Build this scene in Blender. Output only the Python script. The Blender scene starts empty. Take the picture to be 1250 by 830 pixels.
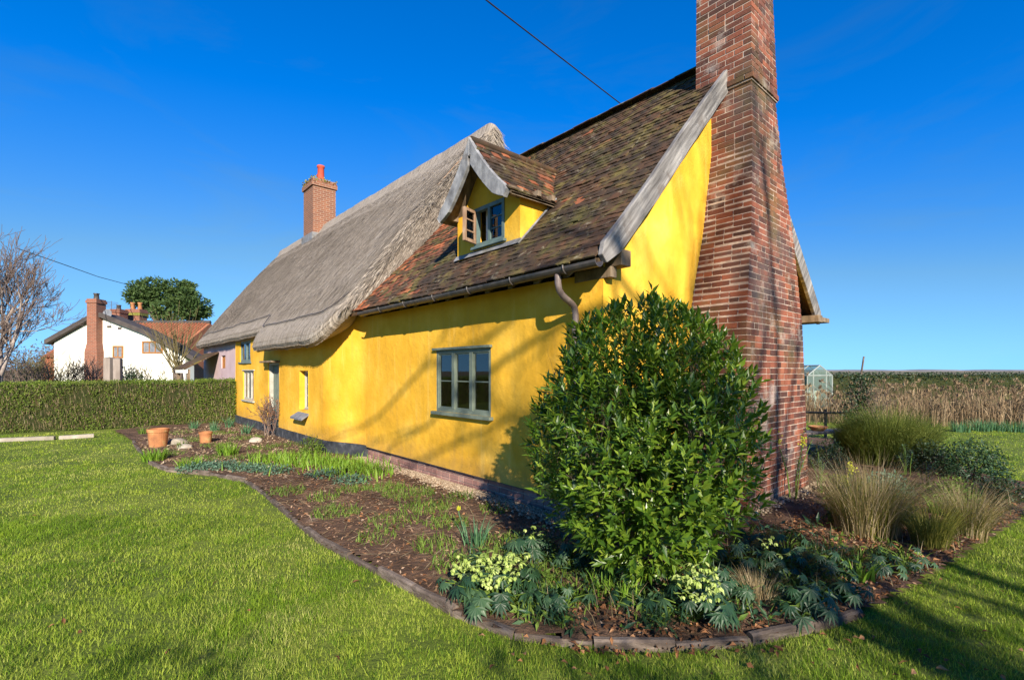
import bpy, math, random
import numpy as np
from mathutils import Vector, Matrix, noise as mnoise

rng = np.random.default_rng(11)
random.seed(5)
R = math.radians
scene = bpy.context.scene
COL = scene.collection

# ------------------------------------------------------------------ camera
CAMZ, FPX, CX, HY = 1.65, 593.0, 625.0, 453.0
cam_d = bpy.data.cameras.new('camera')
cam = bpy.data.objects.new('camera', cam_d)
COL.objects.link(cam)
cam.location = (0, 0, CAMZ)
cam.rotation_euler = (R(90), 0, 0)
cam_d.sensor_width = 36
cam_d.lens = FPX / 1250 * 36
cam_d.shift_y = (HY - 415) / 1250
cam_d.clip_end = 6000
scene.camera = cam

# ------------------------------------------------------------------ world, sun, exposure
SKY_K = .20
SUN_AZ, SUN_EL = R(168), R(25)          # azimuth measured clockwise from +Y
sun_dir = Vector((math.sin(SUN_AZ) * math.cos(SUN_EL), math.cos(SUN_AZ) * math.cos(SUN_EL), math.sin(SUN_EL)))
world = bpy.data.worlds.new('World')
scene.world = world
world.use_nodes = True
wn = world.node_tree.nodes
wl = world.node_tree.links
wn.clear()
sky = wn.new('ShaderNodeTexSky')
sky.sky_type = 'NISHITA'
sky.sun_disc = False
sky.sun_elevation = SUN_EL
sky.sun_rotation = SUN_AZ
sky.air_density = 1.0
sky.dust_density = 0.0
sky.ozone_density = 9.0
sky.altitude = 1500
hs = wn.new('ShaderNodeHueSaturation')
hs.inputs['Saturation'].default_value = 1.13
hs.inputs['Value'].default_value = 1.0
bg = wn.new('ShaderNodeBackground')
bg.inputs['Strength'].default_value = 0.13
wo = wn.new('ShaderNodeOutputWorld')
gam = wn.new('ShaderNodeGamma')
gam.inputs[1].default_value = 1.1
wl.new(sky.outputs[0], gam.inputs[0])
wl.new(gam.outputs[0], hs.inputs['Color'])
bw = wn.new('ShaderNodeRGBToBW')          # highlight roll-off of the whole sky, as the photograph's exposure blend has it
wl.new(hs.outputs[0], bw.inputs[0])
ma = wn.new('ShaderNodeMath')
ma.operation = 'MULTIPLY_ADD'
ma.inputs[1].default_value = SKY_K
ma.inputs[2].default_value = 1.0
wl.new(bw.outputs[0], ma.inputs[0])
dv = wn.new('ShaderNodeVectorMath')
dv.operation = 'DIVIDE'
mr = wn.new('ShaderNodeMapRange')         # bright sky near the horizon pales, with faint high cirrus everywhere
mr.inputs[1].default_value = 1.0
mr.inputs[2].default_value = 2.5
mr.inputs[4].default_value = .9
tcw = wn.new('ShaderNodeTexCoord')
mpw = wn.new('ShaderNodeMapping')
mpw.inputs['Scale'].default_value = (1.6, 1.6, 6)
mpw.inputs['Rotation'].default_value = (.35, .2, 0)
nzw = wn.new('ShaderNodeTexNoise')
nzw.inputs['Scale'].default_value = 1.7
nzw.inputs['Detail'].default_value = 7
nzw.inputs['Roughness'].default_value = .6
nzw.inputs['Distortion'].default_value = .6
wl.new(tcw.outputs['Generated'], mpw.inputs[0])
wl.new(mpw.outputs[0], nzw.inputs['Vector'])
mcw = wn.new('ShaderNodeMapRange')
mcw.inputs[1].default_value = .52
mcw.inputs[2].default_value = .78
mcw.inputs[4].default_value = .24
wl.new(nzw.outputs['Fac'], mcw.inputs[0])
adw = wn.new('ShaderNodeMath')
adw.use_clamp = True
wl.new(mr.outputs[0], adw.inputs[0])
wl.new(mcw.outputs[0], adw.inputs[1])
tn = wn.new('ShaderNodeVectorMath')
tn.operation = 'MULTIPLY'
tn.inputs[0].default_value = (.42, 1.08, 1.92)
mi = wn.new('ShaderNodeMix')
mi.data_type = 'RGBA'
wl.new(bw.outputs[0], mr.inputs[0])
wl.new(bw.outputs[0], tn.inputs[1])
wl.new(adw.outputs[0], mi.inputs[0])
wl.new(hs.outputs[0], mi.inputs[6])
wl.new(tn.outputs[0], mi.inputs[7])
wl.new(mi.outputs[2], dv.inputs[0])
wl.new(ma.outputs[0], dv.inputs[1])
wl.new(dv.outputs[0], bg.inputs['Color'])
wl.new(bg.outputs[0], wo.inputs['Surface'])
sl = bpy.data.lights.new('sun', 'SUN')
sl.energy = 5.0
sl.angle = R(0.53)
sl.color = (1.0, 0.90, 0.74)
so = bpy.data.objects.new('sun', sl)
COL.objects.link(so)
so.rotation_euler = sun_dir.to_track_quat('Z', 'Y').to_euler()
so.location = (10, -30, 20)
scene.view_settings.view_transform = 'Standard'
scene.view_settings.look = 'None'
scene.view_settings.gamma = 1
scene.view_settings.exposure = 1.0
scene.cycles.max_bounces = 6
scene.cycles.transparent_max_bounces = 8


# ------------------------------------------------------------------ helpers
def at(px, py, d):
    return np.array([(px - CX) / FPX * d, d, CAMZ + (HY - py) / FPX * d])


def gnd(px, py, z=0.0):
    d = (CAMZ - z) * FPX / (py - HY)
    return np.array([(px - CX) / FPX * d, d, z])


def mesh_np(name, V, Fs, rnd=None, smooth=False, fr=None):
    if not isinstance(Fs, (list, tuple)):
        Fs = [Fs]
    Fs = [np.asarray(f, np.int32) for f in Fs if len(f)]
    me = bpy.data.meshes.new(name)
    V = np.asarray(V, np.float32)
    loops = np.concatenate([f.ravel() for f in Fs]).astype(np.int32)
    sizes = np.concatenate([np.full(len(f), f.shape[1]) for f in Fs])
    st = np.concatenate([[0], np.cumsum(sizes)[:-1]]).astype(np.int32)
    me.vertices.add(len(V))
    me.vertices.foreach_set('co', V.ravel())
    me.loops.add(len(loops))
    me.loops.foreach_set('vertex_index', loops)
    me.polygons.add(len(sizes))
    me.polygons.foreach_set('loop_start', st)
    if smooth:
        me.polygons.foreach_set('use_smooth', np.ones(len(sizes), bool))
    else:
        me.polygons.foreach_set('use_smooth', np.zeros(len(sizes), bool))
    if rnd is not None:
        a = me.attributes.new('rnd', 'FLOAT', 'POINT')
        a.data.foreach_set('value', np.asarray(rnd, np.float32))
    me.update(calc_edges=True)
    return me


def link(name, me, mat=None, parent=None, loc=None, rz=None, kind=None, label=None, cat=None, group=None):
    o = bpy.data.objects.new(name, me)
    COL.objects.link(o)
    if mat is not None and me is not None and len(me.materials) == 0:
        me.materials.append(mat)
    if parent is not None:
        o.parent = parent
    if loc is not None:
        o.location = loc
    if rz is not None:
        o.rotation_euler = (0, 0, rz)
    tag(o, label, cat, group, kind)
    return o


def tag(o, label=None, cat=None, group=None, kind=None):
    if label:
        o['label'] = label
    if cat:
        o['category'] = cat
    if group:
        o['group'] = group
    if kind:
        o['kind'] = kind
    return o


def empty(name, loc, label, cat, rz=0, group=None):
    o = bpy.data.objects.new(name, None)
    COL.objects.link(o)
    o.location = loc
    o.rotation_euler = (0, 0, rz)
    o.empty_display_size = 0.2
    return tag(o, label, cat, group)


class MB:
    def __init__(s):
        s.V, s.F, s.r, s.n = [], {}, [], 0

    def add(s, V, F, r=None):
        V = np.asarray(V, float).reshape(-1, 3)
        F = np.asarray(F, int)
        s.V.append(V)
        s.F.setdefault(F.shape[1], []).append(F + s.n)
        s.r.append(np.broadcast_to(np.asarray(random.random() if r is None else r, float), (len(V),)))
        s.n += len(V)
        return s

    def box(s, a, b, r=None):
        (x0, y0, z0), (x1, y1, z1) = a, b
        x0, x1 = min(x0, x1), max(x0, x1)
        y0, y1 = min(y0, y1), max(y0, y1)
        z0, z1 = min(z0, z1), max(z0, z1)
        V = [(x0, y0, z0), (x1, y0, z0), (x1, y1, z0), (x0, y1, z0), (x0, y0, z1), (x1, y0, z1), (x1, y1, z1), (x0, y1, z1)]
        return s.add(V, BOXF, r)

    def quad(s, a, b, c, d, r=None):
        return s.add([a, b, c, d], [[0, 1, 2, 3]], r)

    def tube(s, P, rad, n=8, r=None, cap=True):
        V, F = tube(P, rad, n)
        s.add(V, F, r)
        if cap:
            k = len(P)
            s.F.setdefault(n, []).append(np.array([list(range(n))[::-1], [(k - 1) * n + i for i in range(n)]]) + s.n - len(V))
        return s

    def lathe(s, prof, c, n=20, r=None):
        prof = np.asarray(prof, float)
        a = np.linspace(0, 2 * math.pi, n, endpoint=False)
        V = np.stack([prof[:, None, 0] * np.cos(a), prof[:, None, 0] * np.sin(a), np.repeat(prof[:, 1:2], n, 1)], -1) + np.asarray(c)
        return s.add(V.reshape(-1, 3), gridf(len(prof), n, True), r)

    def mesh(s, name, smooth=False):
        return mesh_np(name, np.concatenate(s.V), [np.concatenate(f) for f in s.F.values()], np.concatenate(s.r), smooth)

    def build(s, name, mat, parent=None, smooth=False, bevel=0, **kw):
        o = link(name, s.mesh(name, smooth), mat, parent, **kw)
        if bevel:
            m = o.modifiers.new('bevel', 'BEVEL')
            m.width = bevel
            m.segments = 2
            m.limit_method = 'ANGLE'
        return o


BOXF = np.array([[0, 3, 2, 1], [4, 5, 6, 7], [0, 1, 5, 4], [1, 2, 6, 5], [2, 3, 7, 6], [3, 0, 4, 7]])


def gridf(nr, nc, wrap=False):
    i = np.arange(nr - 1)[:, None]
    j = np.arange(nc if wrap else nc - 1)[None, :]
    j2 = (j + 1) % nc
    return np.stack([i * nc + j, i * nc + j2, (i + 1) * nc + j2, (i + 1) * nc + j], -1).reshape(-1, 4)


def tube(P, rad, n=8):
    P = np.asarray(P, float)
    rad = np.broadcast_to(np.asarray(rad, float), (len(P),))
    T = np.gradient(P, axis=0)
    T /= np.linalg.norm(T, axis=1, keepdims=True) + 1e-9
    ref = np.array([0, 0, 1.0]) if abs(T[:, 2]).mean() < 0.8 else np.array([1.0, 0, 0])
    A = np.cross(T, ref)
    A /= np.linalg.norm(A, axis=1, keepdims=True) + 1e-9
    B = np.cross(T, A)
    a = np.linspace(0, 2 * math.pi, n, endpoint=False)
    V = P[:, None] + rad[:, None, None] * (A[:, None] * np.cos(a)[None, :, None] + B[:, None] * np.sin(a)[None, :, None])
    return V.reshape(-1, 3), gridf(len(P), n, True)


def unit(v):
    v = np.asarray(v, float)
    return v / (np.linalg.norm(v, axis=-1, keepdims=True) + 1e-9)


def leaves(P, D, N, L, W, fold=0.15, droop=0.0, rnd=None, pos=0.45):
    """folded pointed leaves: base P, direction D, face normal N, length L, width W"""
    P, D, N = np.asarray(P, float), unit(D), np.asarray(N, float)
    n = len(P)
    L = np.broadcast_to(L, (n,))[:, None]
    W = np.broadcast_to(W, (n,))[:, None]
    S = unit(np.cross(N, D))
    N = np.cross(D, S)
    mid = P + D * L * pos
    V = np.stack([P, mid + S * W * .5 + N * W * fold, mid, mid - S * W * .5 + N * W * fold, P + D * L - N * L * droop], 1)
    F = (np.arange(n) * 5)[:, None, None] + np.array([[0, 2, 1], [1, 2, 4], [0, 3, 2], [2, 3, 4]])[None]
    r = rng.random(n) if rnd is None else np.broadcast_to(rnd, (n,))
    return V.reshape(-1, 3), F.reshape(-1, 3), np.repeat(r, 5)


def blades(P, A, Lh, lean, W, seg=3, rnd=None, curve=1.6):
    """grass blades: base P, azimuth A, length, lean at tip (fraction), width"""
    n = len(P)
    Lh = np.broadcast_to(Lh, (n,))
    lean = np.broadcast_to(lean, (n,))
    W = np.broadcast_to(W, (n,))
    d = np.stack([np.cos(A), np.sin(A), np.zeros(n)], 1)
    tw = A + rng.normal(0, .6, n)
    s = np.stack([-np.sin(tw), np.cos(tw), np.zeros(n)], 1)
    Vs = []
    for k in range(seg + 1):
        f = k / seg
        hor = lean * f ** curve
        ver = f * np.sqrt(np.clip(1 - (lean * f ** (curve - 1)) ** 2 * .75, .05, 1))
        c = P + d * (Lh * hor)[:, None]
        c[:, 2] += Lh * ver
        w = (W * (1 - f ** 1.5 * .96) * .5)[:, None]
        Vs += [c - s * w, c + s * w]
    V = np.stack(Vs, 1).reshape(-1, 3)
    m = 2 * (seg + 1)
    F = (np.arange(n) * m)[:, None, None] + np.array([[2 * k, 2 * k + 1, 2 * k + 3, 2 * k + 2] for k in range(seg)])[None]
    r = rng.random(n) if rnd is None else rnd
    return V, F.reshape(-1, 4), np.repeat(r, m)


def join_leaf(parts):
    Vs, Fs, Rs, n0 = [], {}, [], 0
    for V, F, r in parts:
        Vs.append(V)
        Fs.setdefault(F.shape[1], []).append(F + n0)
        Rs.append(r)
        n0 += len(V)
    return np.concatenate(Vs), [np.concatenate(f) for f in Fs.values()], np.concatenate(Rs)


def stamp(TV, TF, mats):
    """copies of a template under 4x4 matrices"""
    mats = np.asarray(mats)
    n, k = len(mats), len(TV)
    V = np.einsum('nij,kj->nki', mats[:, :3, :3], TV) + mats[:, None, :3, 3]
    F = (np.arange(n) * k)[:, None, None] + TF[None]
    return V.reshape(-1, 3), F.reshape(-1, TF.shape[1])


def vnoise(P, s, amp=1.0):
    return np.array([mnoise.noise(Vector(p) * s) for p in P]) * amp


def inpoly(x, y, poly):
    c = np.zeros(len(x), bool)
    n = len(poly)
    for i in range(n):
        x0, y0 = poly[i][0], poly[i][1]
        x1, y1 = poly[(i + 1) % n][0], poly[(i + 1) % n][1]
        m = (y0 > y) != (y1 > y)
        with np.errstate(divide='ignore', invalid='ignore'):
            c ^= m & (x < (x1 - x0) * (y - y0) / (y1 - y0 + 1e-12) + x0)
    return c


# ------------------------------------------------------------------ materials
def nodes(name):
    m = bpy.data.materials.new(name)
    m.use_nodes = True
    nt = m.node_tree
    return m, nt, nt.nodes, nt.links, nt.nodes['Principled BSDF']


def ramp(nt, cols):
    r = nt.nodes.new('ShaderNodeValToRGB')
    e = r.color_ramp.elements
    while len(e) < len(cols):
        e.new(0.5)
    for i, (p, c) in enumerate(cols):
        e[i].position = p
        e[i].color = (*c, 1)
    return r


def noise_node(nt, vec, scale, detail=5, rough=.55):
    n = nt.nodes.new('ShaderNodeTexNoise')
    n.inputs['Scale'].default_value = scale
    n.inputs['Detail'].default_value = detail
    n.inputs['Roughness'].default_value = rough
    nt.links.new(vec, n.inputs['Vector'])
    return n.outputs['Fac']


def math_node(nt, op, a, b=None, clamp=False):
    n = nt.nodes.new('ShaderNodeMath')
    n.operation = op
    n.use_clamp = clamp
    for i, v in enumerate((a, b)):
        if v is None:
            continue
        if isinstance(v, (int, float)):
            n.inputs[i].default_value = v
        else:
            nt.links.new(v, n.inputs[i])
    return n.outputs[0]


def mixc(nt, fac, a, b, mode='MIX'):
    n = nt.nodes.new('ShaderNodeMix')
    n.data_type = 'RGBA'
    n.blend_type = mode
    for sock, v in ((n.inputs[0], fac), (n.inputs[6], a), (n.inputs[7], b)):
        if isinstance(v, (int, float)):
            sock.default_value = v
        elif isinstance(v, tuple):
            sock.default_value = (*v, 1)
        else:
            nt.links.new(v, sock)
    return n.outputs[2]


def coords(nt, kind='pos', stretch=None, rot=None):
    if kind == 'pos':
        v = nt.nodes.new('ShaderNodeNewGeometry').outputs['Position']
    else:
        v = nt.nodes.new('ShaderNodeTexCoord').outputs['Object']
    if stretch or rot:
        mp = nt.nodes.new('ShaderNodeMapping')
        if rot:
            mp.vector_type = 'TEXTURE'
            stretch = tuple(1 / q for q in stretch)
        mp.inputs['Scale'].default_value = stretch or (1, 1, 1)
        mp.inputs['Rotation'].default_value = rot or (0, 0, 0)
        nt.links.new(v, mp.inputs['Vector'])
        v = mp.outputs[0]
    return v


def rnd_fac(nt):
    a = nt.nodes.new('ShaderNodeAttribute')
    a.attribute_name = 'rnd'
    o = nt.nodes.new('ShaderNodeObjectInfo')
    return math_node(nt, 'FRACT', math_node(nt, 'ADD', a.outputs['Fac'], o.outputs['Random']))


def mk(name, cols, rough=.8, scale=6, detail=6, kind='pos', stretch=None, rot=None, rnd=0.0, bump=0.0, bscale=None,
       trans=0.0, tcol=None, spec=.3, patches=(), coat=0):
    """base colour: ramp over noise mixed with a per-piece random; patches: (colour, scale, low, high, strength)"""
    m, nt, nn, ll, bs = nodes(name)
    vec = coords(nt, kind, stretch, rot)
    nz = noise_node(nt, vec, scale, detail)
    nz = math_node(nt, 'MULTIPLY_ADD', nz, 1.9)
    nt.nodes[-1].inputs[2].default_value = -.45
    fac = nz
    if rnd:
        rf = rnd_fac(nt)
        fac = math_node(nt, 'ADD', math_node(nt, 'MULTIPLY', nz, 1 - rnd), math_node(nt, 'MULTIPLY', rf, rnd))
    rp = ramp(nt, cols)
    ll.new(fac, rp.inputs[0])
    c = rp.outputs[0]
    raw = coords(nt, 'pos')
    for (pc, ps, lo, hi, st) in patches:
        pn = noise_node(nt, raw, ps, 6, .62)
        pr = nn.new('ShaderNodeMapRange')
        pr.inputs[1].default_value = lo
        pr.inputs[2].default_value = hi
        pr.inputs[4].default_value = st
        ll.new(pn, pr.inputs[0])
        c = mixc(nt, pr.outputs[0], c, pc)
    ll.new(c, bs.inputs['Base Color'])
    bs.inputs['Roughness'].default_value = rough
    bs.inputs['Specular IOR Level'].default_value = spec
    if coat:
        bs.inputs['Coat Weight'].default_value = coat
        bs.inputs['Coat Roughness'].default_value = .25
    if bump:
        b = nn.new('ShaderNodeBump')
        b.inputs['Strength'].default_value = 1
        b.inputs['Distance'].default_value = bump
        ll.new(noise_node(nt, vec, bscale or scale * 3, 6, .6), b.inputs['Height'])
        ll.new(b.outputs[0], bs.inputs['Normal'])
    if trans:
        t = nn.new('ShaderNodeBsdfTranslucent')
        tc = mixc(nt, .5, c, tcol or (.35, .5, .05))
        ll.new(tc, t.inputs[0])
        mx = nn.new('ShaderNodeMixShader')
        mx.inputs[0].default_value = trans
        ll.new(bs.outputs[0], mx.inputs[1])
        ll.new(t.outputs[0], mx.inputs[2])
        ll.new(mx.outputs[0], nn['Material Output'].inputs[0])
    return m


def brickmat(name, c1, c2, mortar, bw, bh, size=.02):
    """small far bricks as texture on vertical faces: coordinate (x + y, z)"""
    m, nt, nn, ll, bs = nodes(name)
    tc = nn.new('ShaderNodeTexCoord')
    sp = nn.new('ShaderNodeSeparateXYZ')
    ll.new(tc.outputs['Object'], sp.inputs[0])
    cb = nn.new('ShaderNodeCombineXYZ')
    ll.new(math_node(nt, 'ADD', sp.outputs[0], sp.outputs[1]), cb.inputs[0])
    ll.new(sp.outputs[2], cb.inputs[1])
    bt = nn.new('ShaderNodeTexBrick')
    ll.new(cb.outputs[0], bt.inputs['Vector'])
    bt.inputs['Color1'].default_value = (*c1, 1)
    bt.inputs['Color2'].default_value = (*c2, 1)
    bt.inputs['Mortar'].default_value = (*mortar, 1)
    bt.inputs['Scale'].default_value = 1
    bt.inputs['Brick Width'].default_value = bw
    bt.inputs['Row Height'].default_value = bh
    bt.inputs['Mortar Size'].default_value = size * .5
    n = noise_node(nt, tc.outputs['Object'], 3)
    c = mixc(nt, math_node(nt, 'MULTIPLY', n, .6), bt.outputs[0], (.12, .06, .04))
    ll.new(c, bs.inputs['Base Color'])
    bs.inputs['Roughness'].default_value = .9
    return m


def glassmat(name, tint=(.8, .85, .9)):
    m, nt, nn, ll, bs = nodes(name)
    nn.remove(bs)
    t = nn.new('ShaderNodeBsdfTransparent')
    t.inputs[0].default_value = (*tint, 1)
    g = nn.new('ShaderNodeBsdfGlossy')
    g.inputs['Roughness'].default_value = .02
    lw = nn.new('ShaderNodeFresnel')
    lw.inputs[0].default_value = 1.9
    mx = nn.new('ShaderNodeMixShader')
    ll.new(lw.outputs[0], mx.inputs[0])
    ll.new(t.outputs[0], mx.inputs[1])
    ll.new(g.outputs[0], mx.inputs[2])
    ll.new(mx.outputs[0], nn['Material Output'].inputs[0])
    return m


M = {}
M['yellow'] = mk('limewash_yellow', [(0, (.54, .275, .015)), (.45, (.68, .368, .025)), (.75, (.75, .432, .045)), (1, (.80, .515, .09))], .9, 1.3, 7,
                 bump=.006, bscale=9, patches=[((.86, .60, .14), .8, .58, .80, .5), ((.50, .25, .02), 2.3, .62, .85, .45)])
_m = M['yellow']
_nt = _m.node_tree
_bs = _nt.nodes['Principled BSDF']
_c = _bs.inputs['Base Color'].links[0].from_socket
_v = coords(_nt, 'obj', (5, 5, .45))
_n1 = noise_node(_nt, _v, 1.6, 6, .6)
_mr = _nt.nodes.new('ShaderNodeMapRange')
_mr.inputs[1].default_value, _mr.inputs[2].default_value, _mr.inputs[4].default_value = .56, .76, .38
_nt.links.new(_n1, _mr.inputs[0])
_c = mixc(_nt, _mr.outputs[0], _c, (.50, .30, .06))
_mr2 = _nt.nodes.new('ShaderNodeMapRange')
_mr2.inputs[1].default_value, _mr2.inputs[2].default_value, _mr2.inputs[4].default_value = .42, .26, .34
_nt.links.new(_n1, _mr2.inputs[0])
_c = mixc(_nt, _mr2.outputs[0], _c, (.84, .58, .16))
_sp = _nt.nodes.new('ShaderNodeSeparateXYZ')
_nt.links.new(coords(_nt, 'pos'), _sp.inputs[0])
_ad = math_node(_nt, 'ADD', _sp.outputs[2], math_node(_nt, 'MULTIPLY', noise_node(_nt, coords(_nt, 'pos'), 7, 6), .55))
_mr3 = _nt.nodes.new('ShaderNodeMapRange')
_mr3.inputs[1].default_value, _mr3.inputs[2].default_value, _mr3.inputs[3].default_value, _mr3.inputs[4].default_value = .45, .85, .55, 0.0
_nt.links.new(_ad, _mr3.inputs[0])
_c = mixc(_nt, _mr3.outputs[0], _c, (.42, .24, .07))
_nt.links.new(_c, _bs.inputs['Base Color'])
_b = [q for q in _nt.nodes if q.type == 'BUMP'][0]
_b.inputs['Distance'].default_value = .012
M['pink'] = mk('limewash_pink', [(0, (.42, .30, .32)), (1, (.54, .41, .42))], .9, 2)
M['whitewash'] = mk('whitewash', [(0, (.66, .62, .52)), (.5, (.80, .78, .70)), (1, (.84, .82, .76))], .9, .6, 7)
M['tar'] = mk('black_tar_plinth', [(0, (.02, .022, .026)), (.6, (.05, .055, .065)), (1, (.16, .16, .17))], .7, 7, bump=.01, bscale=14)
BR = [(0, (.042, .024, .020)), (.25, (.092, .037, .027)), (.55, (.19, .062, .037)), (.8, (.28, .092, .052)), (1, (.25, .125, .065))]
M['brick'] = mk('red_brick', BR, .92, 7, 6, rnd=.72, bump=.005, bscale=60,
                patches=[((.075, .062, .062), 1.1, .50, .64, .72), ((.48, .43, .38), 2.1, .57, .70, .62), ((.13, .10, .035), 1.5, .52, .72, .65)])
M['mortar'] = mk('lime_mortar', [(0, (.26, .195, .155)), (.5, (.40, .31, .25)), (1, (.52, .43, .35))], .95, 12, bump=.004, bscale=50,
                 patches=[((.16, .13, .11), 1.1, .50, .68, .7)])
M['plinth_brick'] = mk('plinth_brick', [(0, (.17, .085, .075)), (.5, (.30, .16, .135)), (1, (.42, .27, .22))], .92, 9, rnd=.7, bump=.004, bscale=60)
M['tile'] = mk('clay_tile', [(0, (.018, .013, .010)), (.3, (.040, .026, .016)), (.55, (.074, .040, .021)), (.8, (.12, .055, .026)), (1, (.18, .085, .038))],
               .9, 5, 6, rnd=.30, bump=.004, bscale=50,
               patches=[((.028, .022, .016), .75, .46, .66, .7), ((.15, .122, .032), 3.1, .51, .66, .72), ((.30, .27, .19), 8.0, .60, .72, .7), ((.07, .075, .014), 1.9, .56, .70, .6)])
M['tile_edge'] = mk('clay_tile_warm', [(0, (.10, .035, .02)), (.4, (.21, .065, .028)), (.75, (.34, .11, .045)), (1, (.42, .17, .08))], .9, 5, rnd=.62, bump=.004, bscale=50,
                    patches=[((.05, .03, .024), .9, .48, .66, .75), ((.20, .18, .07), 3.1, .54, .70, .6), ((.36, .33, .26), 8.0, .63, .72, .6)])
M['oak'] = mk('weathered_oak', [(0, (.06, .053, .05)), (.4, (.15, .14, .135)), (.7, (.26, .245, .235)), (1, (.40, .375, .355))], .85, 3.2, 9, kind='obj', stretch=(2, .55, 7), rot=(R(46.6), 0, 0),
              bump=.008, bscale=4, patches=[((.11, .085, .07), 3.2, .56, .68, .65), ((.06, .05, .045), 9, .66, .72, .7)])
M['oak_dormer'] = mk('silvered_oak', [(0, (.085, .085, .09)), (.4, (.19, .19, .20)), (.7, (.31, .31, .32)), (1, (.44, .43, .43))], .8, 4.0, 9, kind='obj', stretch=(1.4, 1, 1),
                     bump=.006, bscale=14, patches=[((.10, .085, .075), 4.5, .58, .70, .6), ((.42, .41, .41), 6, .60, .72, .5)])
M['oak_dark'] = mk('oak_beam', [(0, (.07, .05, .035)), (.5, (.18, .13, .085)), (1, (.30, .23, .16))], .85, 5, 8, stretch=(3, 1, 1), bump=.004)
M['iron'] = mk('cast_iron', [(0, (.035, .03, .032)), (.6, (.075, .065, .062)), (1, (.13, .10, .085))], .45, 9, spec=.5)
M['pipe'] = mk('painted_downpipe', [(0, (.10, .072, .066)), (.6, (.19, .145, .13)), (1, (.27, .21, .19))], .5, 9, spec=.5)
M['sage'] = mk('sage_green_paint', [(0, (.10, .125, .10)), (.6, (.155, .185, .145)), (1, (.21, .24, .19))], .55, 8)
M['teal'] = mk('grey_teal_paint', [(0, (.075, .115, .115)), (.6, (.115, .165, .16)), (1, (.16, .21, .20))], .5, 8)
M['bare_wood'] = mk('bare_wood', [(0, (.17, .095, .055)), (.6, (.29, .185, .12)), (1, (.40, .31, .23))], .7, 6, stretch=(6, 6, 1))
M['grey_paint'] = mk('old_grey_paint', [(0, (.28, .27, .23)), (1, (.46, .45, .40))], .8, 8)
M['glass'] = glassmat('window_glass')
M['curtain'] = mk('curtain_cloth', [(0, (.55, .54, .56)), (1, (.8, .79, .8))], .9, 4)
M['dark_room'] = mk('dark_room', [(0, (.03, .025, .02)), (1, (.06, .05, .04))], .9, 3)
M['brown_frame'] = mk('brown_stained_frame', [(0, (.22, .09, .025)), (1, (.36, .16, .05))], .6, 5)
M['lead'] = mk('lead_flashing', [(0, (.13, .13, .14)), (1, (.30, .30, .31))], .6, 5, patches=[((.10, .09, .06), 4, .5, .65, .6)])
M['slate'] = mk('slate', [(0, (.10, .11, .13)), (1, (.22, .23, .26))], .6, 7)
M['thatch'] = mk('old_thatch', [(0, (.13, .108, .089)), (.35, (.245, .208, .173)), (.65, (.34, .295, .25)), (1, (.44, .39, .34))], 1.0, 3.4, 9, kind='obj',
                 stretch=(9, .55, .55), bump=.035, bscale=4, spec=.1, patches=[((.12, .098, .078), .55, .50, .72, .55), ((.34, .31, .28), .9, .58, .76, .5)])
M['straw'] = mk('straw_stems', [(0, (.105, .085, .068)), (.35, (.235, .198, .164)), (.7, (.345, .298, .254)), (1, (.50, .45, .39))], 1.0, 2, rnd=.75, spec=.1,
                patches=[((.12, .098, .078), .55, .50, .72, .5)])
M['pot'] = mk('terracotta', [(0, (.24, .10, .045)), (.6, (.40, .17, .07)), (1, (.46, .26, .13))], .85, 5, patches=[((.33, .34, .13), 5, .55, .7, .6)])
M['pot_red'] = mk('red_chimney_pot', [(0, (.40, .055, .03)), (1, (.55, .10, .055))], .7, 5)
M['far_brick'] = brickmat('far_brick', (.29, .095, .04), (.18, .055, .028), (.34, .25, .18), .225, .075)
M['far_brick_big'] = brickmat('neighbour_brick', (.29, .085, .042), (.19, .055, .03), (.28, .20, .15), .24, .09)
M['far_tile'] = mk('pantile', [(0, (.17, .055, .03)), (.5, (.29, .10, .05)), (1, (.36, .15, .08))], .9, 2, 6, rnd=.5, patches=[((.10, .07, .055), .35, .5, .65, .7)])
M['far_tile_dark'] = mk('dark_verge', [(0, (.035, .03, .03)), (1, (.09, .075, .07))], .9, 2)
M['cream'] = mk('cream_band', [(0, (.55, .5, .4)), (1, (.75, .7, .6))], .8, 4)
M['moss'] = mk('moss', [(0, (.10, .10, .02)), (.6, (.24, .22, .05)), (1, (.35, .30, .12))], .95, 9, rnd=.4, bump=.02)
M['cable'] = mk('black_cable', [(0, (.012, .012, .014)), (1, (.03, .03, .03))], .6, 5)

GRASS = [(0, (.028, .066, .005)), (.25, (.092, .175, .010)), (.5, (.20, .315, .018)), (.75, (.36, .43, .055)), (1, (.60, .53, .24))]
M['grass'] = mk('grass_blades', GRASS, .65, .8, 5, rnd=.62, trans=.35, tcol=(.32, .46, .03), spec=.25)
M['ground'] = mk('turf_ground', [(0, (.045, .065, .008)), (.4, (.09, .125, .012)), (.7, (.15, .185, .022)), (1, (.23, .23, .07))], .95, 1.1, 9, bump=.02, bscale=22,
                 patches=[((.13, .11, .05), 7, .60, .74, .5)])
M['soil'] = mk('bed_soil', [(0, (.034, .019, .011)), (.4, (.085, .047, .028)), (.75, (.15, .088, .054)), (1, (.23, .155, .105))], .98, 4, 10, bump=.05, bscale=16,
               patches=[((.04, .055, .012), 1.8, .60, .75, .5)])
M['chips'] = mk('wood_chips', [(0, (.055, .030, .017)), (.45, (.16, .085, .048)), (.8, (.28, .17, .105)), (1, (.46, .35, .26))], .95, 3, rnd=.8)
M['litter'] = mk('tan_litter', [(0, (.075, .045, .028)), (.45, (.20, .13, .08)), (.8, (.34, .25, .16)), (1, (.50, .42, .31))], .95, 3, rnd=.8)
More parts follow.
